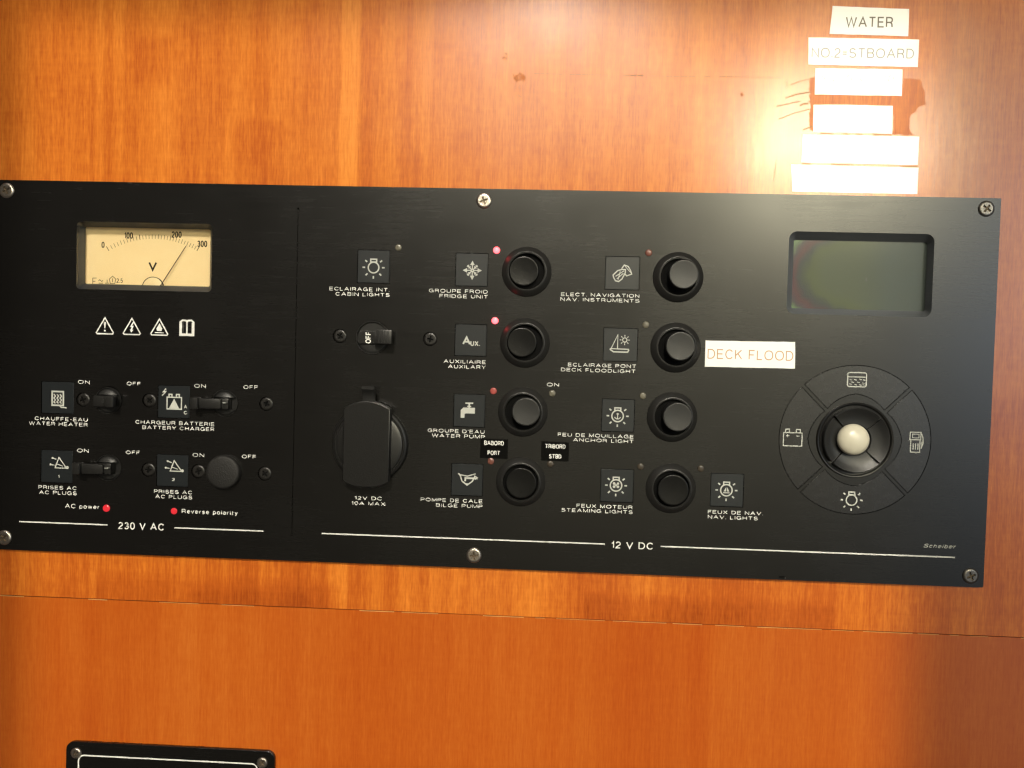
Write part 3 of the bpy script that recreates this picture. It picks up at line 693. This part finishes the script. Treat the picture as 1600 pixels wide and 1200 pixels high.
# captions
H_ = 5.7
CAPS = [
 [('ON', 131, 597, 18, H_, 'C')], [('OFF', 209, 599.5, 22, H_, 'C')], [('ON', 312.5, 603, 18, H_, 'C')], [('OFF', 391.6, 605, 22.5, H_, 'C')],
 [('ON', 129.5, 704, 18, H_, 'C')], [('OFF', 207.6, 707, 22, H_, 'C')], [('ON', 310, 711, 18, H_, 'C')], [('OFF', 389, 713.5, 22, H_, 'C')],
 [('CHAUFFE-EAU', 137, 656, 83, H_, 'R'), ('WATER HEATER', 137, 663.9, 92, H_, 'R')],
 [('CHARGEUR BATTERIE', 335, 663, 124, H_, 'R'), ('BATTERY CHARGER', 335, 671, 113, H_, 'R')],
 [('PRISES AC', 120, 763, 60, H_, 'R'), ('AC PLUGS', 120, 771, 59, H_, 'R')],
 [('PRISES AC', 300.4, 769.7, 60, H_, 'R'), ('AC PLUGS', 300.4, 777.5, 58, H_, 'R')],
 [('AC power', 155.5, 792.3, 54, 6.6, 'R')], [('Reverse polarity', 284, 798.5, 87, 6.6, 'L')],
 [('230 V AC', 220.7, 822.3, 72, 11, 'C')],
 [('ECLAIRAGE INT.', 608.5, 453, 94, H_, 'R'), ('CABIN LIGHTS', 609, 461, 85, H_, 'R')],
 [('GROUPE FROID', 762, 456, 92, H_, 'R'), ('FRIDGE UNIT', 762.5, 464, 76, H_, 'R')],
 [('AUXILIAIRE', 759, 566, 66, H_, 'R'), ('AUXILARY', 759, 574, 59, H_, 'R')],
 [('GROUPE D\'EAU', 757, 675, 89, H_, 'R'), ('WATER PUMP', 757.5, 682.7, 83, H_, 'R')],
 [('POMPE DE CALE', 754, 783.5, 97, H_, 'R'), ('BILGE PUMP', 754, 791.5, 73, H_, 'R')],
 [('ELECT. NAVIGATION', 999, 462.5, 123, H_, 'R'), ('NAV. INSTRUMENTS', 999, 470.3, 124, H_, 'R')],
 [('ECLAIRAGE PONT', 994, 572.5, 107, H_, 'R'), ('DECK FLOODLIGHT', 993, 580.5, 117, H_, 'R')],
 [('FEU DE MOUILLAGE', 990, 682.5, 119, H_, 'R'), ('ANCHOR LIGHT', 990, 690, 95, H_, 'R')],
 [('FEUX MOTEUR', 988.5, 793, 88, H_, 'R'), ('STEAMING LIGHTS', 988.5, 800.5, 112, H_, 'R')],
 [('FEUX DE NAV.', 1106, 799.5, 86, H_, 'L'), ('NAV. LIGHTS', 1106, 807.5, 78, H_, 'L')],
 [('12V DC', 575.5, 778.5, 43, H_, 'C'), ('10A MAX', 575.5, 786.7, 53, H_, 'C')],
 [('ON', 864, 601, 19, H_, 'C')], [('12 V DC', 988, 852.3, 66, 11, 'C')],
]
for c in CAPS: caption(c, panel, bold=0.16 if c[0][4] > 8 else 0.16)
caption([('Scheiber', 1467.5, 853.3, 50, 6.4, 'C', 0.45)], panel, ink=PICT, bold=.17)
for a, b in (((30, 815), (168, 820)), ((273, 824.5), (411.5, 830)), ((502.5, 833.5), (945, 850)), ((1032, 853.6), (1492, 871))):
    p, q = at(*a), at(*b); z = (p[1] + q[1]) / 2
    link('rule_line', mesh_from([(p[0], z - .33, PH), (q[0], z - .33, PH), (q[0], z + .33, PH), (p[0], z + .33, PH)], [(0, 1, 2, 3)]), INK, panel)

chip = at(1222, 902, .05)
link('paint_chip', join([fill([(chip[0] + random.uniform(.7, 1.3) * 2.2 * math.cos(a * .7), chip[1] + random.uniform(.6, 1.2) * .8 * math.sin(a * .7)) for a in range(9)], .04)]), PIT, panel)
link('bright_nick', fill([(chip[0] + 1.6 + .22 * math.cos(a), chip[1] - .3 + .35 * math.sin(a)) for a in range(6)], .06), SCREWD, panel)

# indicator lights
def led(px, py, m_, r=1.75, hh=.7, label=None):
    c = at(px, py)
    o = link('indicator_light', lathe(c, [(r, .0), (r, hh * .45), (r * .85, hh * .78), (r * .5, hh * .96), (0.001, hh)], 24), m_, panel, smooth=True, sharp=80)
    if label: o['label'] = label
    if m_ is LED_ON:      # the light this diode throws on the panel round it
        l = bpy.data.lights.new('indicator_glow', 'POINT'); l.energy = 0.0007; l.specular_factor = 0.0; l.color = (1.0, 0.05, 0.06); l.shadow_soft_size = 0.0004
        lo = bpy.data.objects.new('indicator_glow', l); COL.objects.link(lo); lo.parent = o; lo.location = (0, -0.0011, 0)
for a in ((776, 391, LED_ON, 1.75, .9, 'brightly lit red indicator'), (773.5, 501, LED_ON, 1.75, .9, 'brightly lit red indicator'), (166.5, 794, LED_MID, 1.9, .7, 'glowing red indicator'), (272, 798.5, LED_MID, 1.7, .5, 'glowing red indicator'),
          (622.5, 387, LED_OFF), (771, 611, LED_RED, 1.75, .7, 'dim red indicator'), (863, 614.5, LED_OFF), (767, 720.5, LED_PINK), (860, 725, LED_DARK), (1013.5, 395, LED_PINK), (1009, 507.5, LED_OFF), (1004.5, 618.5, LED_OFF), (1001, 729, LED_DARK), (1095, 732, LED_DARK)):
    led(*a)

# push buttons: ring centre, cap centre, cap height, cap material
def button(rp, cp, ch, cr_, cm, rr=12.9):
    c = at(rp[0], rp[1], 2.0); k = rr / 12.9
    prof = [(12.95, 0), (12.9, .35), (12.6, .75), (10.5, 2.75), (10.2, 2.95), (9.95, 3.0), (9.75, 2.7), (9.6, 2.4), (9.4, 2.3), (9.3, 2.1), (9.3, .15)]
    ring = link('push_button', lathe(c, [(r * k, h) for r, h in prof], 72), RING, panel, smooth=True, sharp=35)
    link('well', lathe(c, [(9.32 * k, .14), (0.001, .12)], 40), PIT, ring)
    link('lip', lathe(c, [(9.72 * k, 2.45), (9.66 * k, 2.75), (9.45 * k, 2.75), (9.35 * k, 2.3)], 72), BLACKS, ring, smooth=True, sharp=60)
    cc = at(cp[0], cp[1], ch); dx, dz = cc[0] - c[0], cc[1] - c[1]; lim = 9.25 * k - cr_; L = math.hypot(dx, dz)
    if L > lim: cc = (c[0] + dx * lim / L, c[1] + dz * lim / L)
    link('button_cap', lathe(cc, [(cr_, .2), (cr_, ch - .45), (cr_ - .12, ch - .15), (cr_ - .4, ch), (cr_ - .8, ch - .03), (cr_ * .6, ch - .22), (0.001, ch - .3)], 64), cm, ring, smooth=True, sharp=50)
for a in (((823, 424), (817.5, 423.5), 2.6, 7.7, CAPD), ((820, 535.5), (815, 535), 2.6, 7.7, CAPD), ((816.7, 644), (821.8, 643.5), 6.6, 7.3, CAPG), ((813.4, 753.7), (814.2, 755), 3.4, 8.0, CAPD),
          ((1060.5, 432.5), (1068.5, 428.5), 7.0, 7.4, CAPG), ((1056.5, 543), (1063.5, 541), 7.0, 7.4, CAPG), ((1051, 652), (1060, 651.5), 7.0, 7.4, CAPG), ((1049, 764), (1052, 766), 3.6, 8.0, CAPD)):
    button(*a)

# breakers with toggle levers
def half_dome(c, r, top, zs, hgt):
    vs, fs, n, k = [], [], 20, 8
    for i in range(n + 1):
        a = math.pi * i / n * (1 if top else -1)
        for q in range(k + 1):
            t = q / k; x = r * math.cos(a) * 1.0; z = r * math.sin(a)
            # from the rim in to the slot edge
            zz = zs * (1 if top else -1)
            if abs(z) < zs: z = zz
            px = x * (1 - 0 * t); pz = z + (zz - z) * t
            hh = hgt * math.sqrt(max(0, 1 - (px * px + pz * pz) / (r * r * 1.001)))
            vs.append((c[0] + px, c[1] + pz, -0.3 + hh))
    for i in range(n):
        for q in range(k): fs.append((i * (k + 1) + q, (i + 1) * (k + 1) + q, (i + 1) * (k + 1) + q + 1, i * (k + 1) + q + 1))
    me = mesh_from(vs, fs)
    # close the flat side facing the slot
    bm = bmesh.new(); bm.from_mesh(me)
    bmesh.ops.remove_doubles(bm, verts=bm.verts, dist=1e-7)
    bound = [e for e in bm.edges if e.is_boundary]
    ext = bmesh.ops.extrude_edge_only(bm, edges=bound)
    for v in [g for g in ext['geom'] if isinstance(g, bmesh.types.BMVert)]: v.co.y = 0.0012
    bmesh.ops.recalc_face_normals(bm, faces=bm.faces); bm.to_mesh(me); bm.free()
    return me
def breaker(px, py, r, side, reach, zs=3.1, big=False, body=3.4):
    c = at(px, py)
    b = link('breaker', lathe(c, [(r, 0.05), (r - .15, .22), (r - .5, .22), (r - .6, -.2), (r - .6, -1.25), (0.001, -1.3)], 48), BLACKS, panel, smooth=True, sharp=35)
    dome = 2.6 if not big else 1.3
    for top in (True, False):
        if big and top: continue
        link('rotor', half_dome(c, r - .75, top, zs + .15, dome if top else dome * .55), CAPG, b, smooth=True, sharp=50)
    x0, x1 = sorted((c[0] + side * -.2 * r, c[0] + side * reach))
    if big:
        link('rotor', box(c[0] - r * .80, c[0] + 1.6, c[1] - zs, c[1] + zs, -.6, 1.4, .25), BLACKP, b)
        lv = link('lever', join([box(c[0] + 1.8, c[0] + 4.4, c[1] - zs + .1, c[1] + zs - .1, .2, 6.0, .4), box(c[0] + 3.6, c[0] + 11.6, c[1] - zs, c[1] + zs + .6, 5.0, 8.2, .5)]), BLACKS, b, smooth=True, sharp=35)
        link('ridges', join([box(c[0] + 5.0 + i * 1.5, c[0] + 5.6 + i * 1.5, c[1] - zs + .4, c[1] + zs + .2, 8.1, 8.5, .12, 1) for i in range(4)]), CAPG, lv)
    else:
        parts = [box(c[0] - body, c[0] + 3.4, c[1] - zs, c[1] + zs - .3, -.5, 3.6, .6)]
        e = c[0] + side * reach
        arm = sorted((c[0], e)); parts.append(box(arm[0], arm[1], c[1] - zs + .3, c[1] + zs - .6, 2.2, 5.2, .5))
        pe = sorted((e, e - side * 4.2)); parts.append(box(pe[0], pe[1], c[1] - zs - .1, c[1] + zs, 2.4, 7.4, .9, 3))
        lv = link('lever', join(parts), BLACKS, b, smooth=True, sharp=35)
    return b, c
b1, c1 = breaker(169, 626, 7.2, 1, 6.9, body=6.2)
link('pivot_pin', lathe((c1[0] + .3, c1[1]), [(.9, 5.1), (.9, 5.45), (.5, 5.45), (.45, 5.25), (0.001, 5.25)], 24), CAPG, b1, smooth=True)
b2, c2 = breaker(351, 630, 7.2, -1, 15.5)
b3, c3 = breaker(169, 731, 7.2, -1, 15.5)
for b_, c_ in ((b2, c2), (b3, c3)): link('lever_mark', box(c_[0] + 1.0, c_[0] + 3.0, c_[1] + .3, c_[1] + .75, 3.55, 5.3, .05, 1), INKDIM, b_)
b4, c4 = breaker(582, 527.5, 8.9, 1, 12, 3.4, True)
link('lettering', text_mesh('OFF', c4[0] - 1.9, c4[1] - .1, 6.0, 2.9, 1.46, 'C', .18, 0, math.pi / 2), INK, b4)

# round knurled blanking cap over the second plugs breaker
c = at(347.5, 738, 3)
cap = link('blanking_cap', lathe(c, [(9.0, 0), (9.05, 1.5), (8.9, 2.6), (8.4, 3.2), (7.6, 3.45), (4, 3.7), (0.001, 3.8)], 72), None or mat('rubbery_black', (.010, .0095, .009), .6, .4, bump=1.0, scale=1400), panel, smooth=True, sharp=60)

# 12 volt socket with its spring flap
c = at(577.5, 694, 2)
sock = link('power_socket', lathe(c, [(20.3, 0), (20.2, 1.4), (19.6, 2.6), (18.6, 3.2), (18.2, 2.7), (17.9, 2.7), (17.4, 3.5), (15.5, 4.2), (0.001, 4.4)], 80), BLACKS, panel, smooth=True, sharp=28)
fh = 9.0
cl, crr = at(535.6, 690, fh)[0], at(608.5, 690, fh)[0]; zt_, zt2 = at(572, 626.5, fh)[1], at(572, 638, fh)[1]; zb2, zb_ = at(572, 752, fh)[1], at(572, 762, fh)[1]
out = []
mx_ = (cl + crr) / 2; hw_ = (crr - cl) / 2
for i in range(15): t = -1 + 2 * i / 14; out.append((mx_ - hw_ * t, zt2 + (zt_ - zt2) * (1 - t * t)))
for i in range(15): t = -1 + 2 * i / 14; out.append((mx_ + hw_ * t, zb2 + (zb_ - zb2) * (1 - abs(t) ** 3)))
flap = link('flap', plate_mesh([out], 3.8, fh, .55), BLACKP, sock, smooth=True, sharp=35)
tx, tz = at(575.5, 600, fh - 1)
tabp = []
prof = [(0, 6.0), (3.4, 6.4), (5.6, 7.6), (7.2, 9.2), (8.2, 9.3), (9.0, 8.4), (8.6, 7.2), (7.6, 6.6), (6.0, 5.2), (3.5, 4.6), (0, 4.4)]
base_z = zt_ - 1.2
vs = [(tx - 3.3, base_z + a, h) for a, h in prof] + [(tx + 3.3, base_z + a, h) for a, h in prof]; n = len(prof)
fs = [tuple(range(n)), tuple(reversed(range(n, 2 * n)))] + [(i, (i + 1) % n, n + (i + 1) % n, n + i) for i in range(n)]
me = recalc(mesh_from(vs, fs))
bm = bmesh.new(); bm.from_mesh(me); bmesh.ops.bevel(bm, geom=[e for e in bm.edges if e.calc_face_angle(0) > 1.0], offset=.0003, segments=2, affect='EDGES'); bm.to_mesh(me); bm.free()
link('flap_tab', me, CAPG, sock, smooth=True, sharp=35)

# voltmeter
DH = -8.0
d_loop_in = rect_px(133.5, 356.5, 328.5, 445.5, DH, 1.0)
front = rect_px(119.5, 348, 331, 454, 0, 2.2)
meter = link('voltmeter', loft(front, -.1, rect(min(p[0] for p in d_loop_in), min(p[1] for p in d_loop_in), max(p[0] for p in d_loop_in), max(p[1] for p in d_loop_in), 1.0), DH), WALLIN, panel)
x0, x1 = min(p[0] for p in d_loop_in), max(p[0] for p in d_loop_in); z0, z1 = min(p[1] for p in d_loop_in), max(p[1] for p in d_loop_in)
DF = DH - 1.0
dial = link('dial', mesh_from([(x0 - 1, z0 - 1, DF), (x1 + 1, z0 - 1, DF), (x1 + 1, z1 + 1, DF), (x0 - 1, z1 + 1, DF)], [(0, 1, 2, 3)]), dial_material(), meter)
ticks = []
Rm = 134.8; tcx, tcy = 239, 508
a_s, a_e = math.radians(-120.6), math.radians(-59.4)
N = 30
for i in range(N + 1):
    a = a_s + (a_e - a_s) * (i / N) ** .93
    L = 8 if i in (0, 10, 20, 30) else (6.2 if i % 2 else 7)
    p = at(tcx + Rm * math.cos(a), tcy + Rm * math.sin(a), DF); q = at(tcx + (Rm + L) * math.cos(a), tcy + (Rm + L) * math.sin(a), DF)
    ticks.append(ribbon([p, q], .36 if L == 8 else .24, DF + .05))
link('scale_marks', join(ticks), DIALINK, meter)
caption([('0', 161, 382.5, 5, 9.5, 'C'), ('100', 201, 368, 14, 10, 'C'), ('200', 276, 366.5, 16, 10, 'C'), ('300', 316, 381, 16, 10, 'C')], meter, DIALINK, DF + .05, bold=.17)
caption([('V', 238.6, 416, 14, 14.5, 'C')], meter, DIALINK, DF + .05, bold=.20)
caption([('2.5', 187, 438.5, 10, 7, 'C')], meter, DIALINK, DF + .05, bold=.14)
sm = []
for pts_, cl_ in (([(145, 434), (145, 444)], False), ([(145, 434.5), (151, 434.5)], False), ([(145, 439.5), (149, 439.5)], False), ([(154, 439), (156, 437), (159, 440), (161, 438)], False), ([(154, 442.5), (161, 442.5)], False), ([(164, 442.5), (171, 442.5)], False), ([(167.5, 442), (167.5, 437)], False),
                  ([(171, 436), (176, 431.5), (181, 436), (179.5, 443), (172.5, 443)], True), ([(176, 435), (176, 441)], False)):
    sm.append(ribbon([at(a, b, DF) for a, b in pts_], .32, DF + .05 + .004 * len(sm), cl_))
link('dial_symbols', join(sm), DIALINK, meter)
pv = at(240, 450, DF); pr = (at(256, 450, DF)[0] - at(224, 450, DF)[0]) / 2
link('pivot_cover', join([lathe(pv, [(pr, DF + .05), (pr, DF + .8), (pr - .25, DF + .95), (0.001, DF + 1.0)], 40)]), mat('meter_pivot_cream', (.86, .66, .38), .45, .4), meter, smooth=True, sharp=40)
link('pivot_rim', lathe(pv, [(pr + .02, DF + .1), (pr + .32, DF + .1), (pr + .32, DF + 1.0), (pr + .02, DF + 1.0)], 40), DIALINK, meter)
na, nb = at(249, 449, DF + 1.6), at(290.5, 384.5, DF + 1.6)
dv = Vector((nb[0] - na[0], nb[1] - na[1])).normalized(); pn = Vector((-dv.y, dv.x)) * .20
vs = []
for h in (DF + 1.4, DF + 1.7):
    vs += [(na[0] + pn.x, na[1] + pn.y, h), (na[0] - pn.x, na[1] - pn.y, h), (nb[0] - pn.x * .8, nb[1] - pn.y * .8, h), (nb[0] + pn.x * .8, nb[1] + pn.y * .8, h)]
link('needle', recalc(mesh_from(vs, [(0, 1, 2, 3), (7, 6, 5, 4), (0, 4, 5, 1), (1, 5, 6, 2), (2, 6, 7, 3), (3, 7, 4, 0)])), mat('needle_brown', (.07, .035, .015), .5, .4), meter)
link('glass', box(x0 - .4, x1 + .4, z0 - .4, z1 + .4, DH + 1.0, DH + 1.4), GLASS, meter)

# liquid crystal display
LH = -5.5
ll = rect_px(1238.5, 377, 1447, 484, LH, .3)
lx0, lx1 = min(p[0] for p in ll), max(p[0] for p in ll); lz0, lz1 = min(p[1] for p in ll), max(p[1] for p in ll)
lcd = link('display_window', loft(lcd_hole, -.1, rect(lx0, lz0, lx1, lz1, 4.0 * .25), LH), mat('display_frame', (.07, .077, .085), .42, .5), panel)
link('display_screen', mesh_from([(lx0 - 1, lz0 - 1, LH - .4), (lx1 + 1, lz0 - 1, LH - .4), (lx1 + 1, lz1 + 1, LH - .4), (lx0 - 1, lz1 + 1, LH - .4)], [(0, 1, 2, 3)]), lcd_material((lx1 - lx0) / 2 * MM, (lz1 - lz0) / 2 * MM), lcd)
link('glass', box(lx0 - .2, lx1 + .2, lz0 - .2, lz1 + .2, LH - .25, LH + .25), GLASS, lcd)
link('display_mark', join([ribbon([at(1352, 434, LH), at(1353, 437, LH), at(1354, 434, LH)], .3, LH + .3), ribbon([at(1353, 437, LH), at(1353, 441, LH)], .3, LH + .31)]), DIM, lcd)

# selector: four film pads round a petal switch with an ivory ball
s = NR / 119.0
hub = link('selector_hub', lathe(navc, [(60.5 * s, 0), (60.3 * s, .7), (59 * s, 1.0), (57.5 * s, .9), (55.5 * s, .2), (54 * s, .1), (0.001, .1)], 96), BLACKP, panel, smooth=True, sharp=30)
for k in range(4):
    link('pad', plate_mesh([pad_outline(k, 0.0)], -1.2, -0.05, .12), PAD, hub)
    a0 = math.radians(45 + 90 * k + 2.2); a1 = math.radians(135 + 90 * k - 2.2)
    link('petal', lathe(navc, [(25 * s, .15), (25.2 * s, .9), (30 * s, 1.0), (37 * s, 1.4), (44 * s, 2.1), (48.5 * s, 2.9), (50.5 * s, 3.15), (51.8 * s, 2.8), (52 * s, .15)], 30, a0, a1), PETAL, hub, smooth=True, sharp=40)
bc = at(1334.5, 687.2, 4.5); R_ = 25.2 * s * .985
link('ball', lathe(bc, [(R_ * math.cos(math.radians(t)), 3.2 + R_ * .62 * math.sin(math.radians(t))) for t in range(-20, 90, 7)] + [(0.001, 3.2 + R_ * .62)], 56), BALL, hub, smooth=True, sharp=80)
for kind, px, py in (('tank', 1339.4, 593), ('battery', 1238.6, 684), ('fuel', 1431.5, 691), ('bulb', 1330.5, 781.4)):
    pictogram(kind, px, py, hub, h=.0)

# ------------------------------------------------------------------ stickers
def sticker(name, corners, h, m_, label, cat, group=None, thick=.14):
    pts = [at(a, b, h) for a, b in corners]
    edge = []
    for i, p in enumerate(pts):
        q = pts[(i + 1) % 4]; n = max(3, int(math.hypot(q[0] - p[0], q[1] - p[1]) / 3))
        for t in range(n): edge.append((p[0] + (q[0] - p[0]) * t / n + random.uniform(-.07, .07), p[1] + (q[1] - p[1]) * t / n + random.uniform(-.07, .07)))
    o = link(name, plate_mesh([edge], h, h + thick), m_)
    o['label'] = label; o['category'] = cat
    if group: o['group'] = group
    return o
G1 = 'white label tapes stuck on the wood and panel'
s1 = sticker('label_sticker', [(1301, 9.6), (1420.4, 14.3), (1419, 56.7), (1296, 53)], WH + .02, PAPER, 'white label sticker reading WATER, topmost of the column on the wood', 'sticker', G1)
caption([('WATER', 1358.6, 34.5, 75, 17, 'C')], s1, TAPEINK, WH + .19, bold=.13)
s2 = sticker('label_sticker', [(1263, 58.5), (1436, 61.8), (1434, 105), (1263, 101)], WH + .02, PAPER, 'long white label sticker reading NO.2=STBOARD, just below the WATER one', 'sticker', G1)
caption([('NO.2=STBOARD', 1348, 83, 161, 15.5, 'C')], s2, TAPEINK2, WH + .19, bold=.10)
s6 = sticker('label_sticker', [(1274, 106.5), (1410, 108.5), (1409, 150), (1273, 147.7)], WH + .02, PAPER, 'glare-washed blank-looking white label third from the top, directly under NO.2=STBOARD', 'sticker', G1)
random.seed(5)
link('worn_ink', join([ribbon([at(x_, y_, WH), at(x_ + random.uniform(-3, 3), y_ + random.uniform(2, 5), WH)], .22, WH + .18 + i * .002) for i, (x_, y_) in enumerate([(1284, 117), (1287, 120), (1302, 125), (1326, 118), (1329, 122), (1344, 124), (1384, 119), (1388, 124), (1392, 118), (1396, 121)])]), TAPEINK2, s6)
sticker('label_sticker', [(1271, 163.6), (1395, 165.5), (1393.8, 209), (1270.5, 206.5)], WH + .02, PAPER, 'narrow glare-washed white label fourth from the top, with torn orange wood above and beside it', 'sticker', G1)
sticker('label_sticker', [(1254, 210), (1436, 213.6), (1434, 258), (1252, 254)], WH + .02, PAPER, 'wide glare-washed white label second from the bottom of the column', 'sticker', G1)
sticker('label_sticker', [(1236, 257), (1435, 262), (1433, 303.5), (1238, 299.3)], WH + .02, PAPER, 'widest glare-washed white label, bottom of the column and touching the black panel edge', 'sticker', G1)
s3 = sticker('label_sticker', [(1102.5, 532), (1242.5, 534.5), (1242, 576), (1101, 573)], .02, PAPER, 'white label sticker reading DECK FLOOD in pale orange on the black panel', 'sticker', G1)
caption([('DECK FLOOD', 1172.5, 554.5, 134, 15.5, 'C')], s3, FLAREINK, .19, bold=.10)
G2 = 'small black label tapes above the bilge pump button'
s4 = sticker('label_sticker', [(751, 685), (794, 686.5), (793, 717), (750, 715.5)], .05, BLACKTAPE, 'small black sticker reading BABORD PORT at the upper left of the bilge pump button', 'sticker', G2)
caption([('BABORD', 772, 692.3, 31, 7, 'C'), ('PORT', 771.5, 707.7, 19.5, 7, 'C')], s4, INK, .22, bold=.185)
s5 = sticker('label_sticker', [(846, 689.5), (889, 691), (888.5, 721), (845.5, 719.5)], .05, BLACKTAPE, 'small black sticker reading TRIBORD STBD at the upper right of the bilge pump button', 'sticker', G2)
caption([('TRIBORD', 867.8, 697.5, 32, 7, 'C'), ('STBD', 867.5, 713, 19.5, 7, 'C')], s5, INK, .22, bold=.185)

# ------------------------------------------------------------------ the small plate at the bottom edge
lx0, lx1 = at(103, 1190, -1)[0], at(429, 1195, -1)[0]; lzt = (at(150, 1160.5, -1)[1] + at(400, 1173, -1)[1]) / 2
low = empty('lower_plate', ((lx0 + lx1) / 2 * MM, .003, (lzt - 100) * MM))
low['label'] = 'small black plate with rounded corners and a thin white border at the bottom edge'; low['category'] = 'plate'
link('faceplate', plate_mesh([rect(lx0, lzt - 100, lx1, lzt, 4.5)], -2.98, -1.0, .2), PLATE, low)
bx0, bx1 = at(122.5, 1195, -1)[0], at(402, 1199, -1)[0]; bz = (at(200, 1184, -1)[1] + at(380, 1192.5, -1)[1]) / 2
link('border_line', ribbon(rect(bx0, bz - 86, bx1, bz, 3.2), .75, -.96, True), INK, low)
screw(at(118.5, 1177, -.6), 3.0, -1.0, .5, SCREW, SCREWPIT, low)
screw(at(409.5, 1192, -.6), 3.0, -1.0, .9, SCREW, SCREWPIT, low)
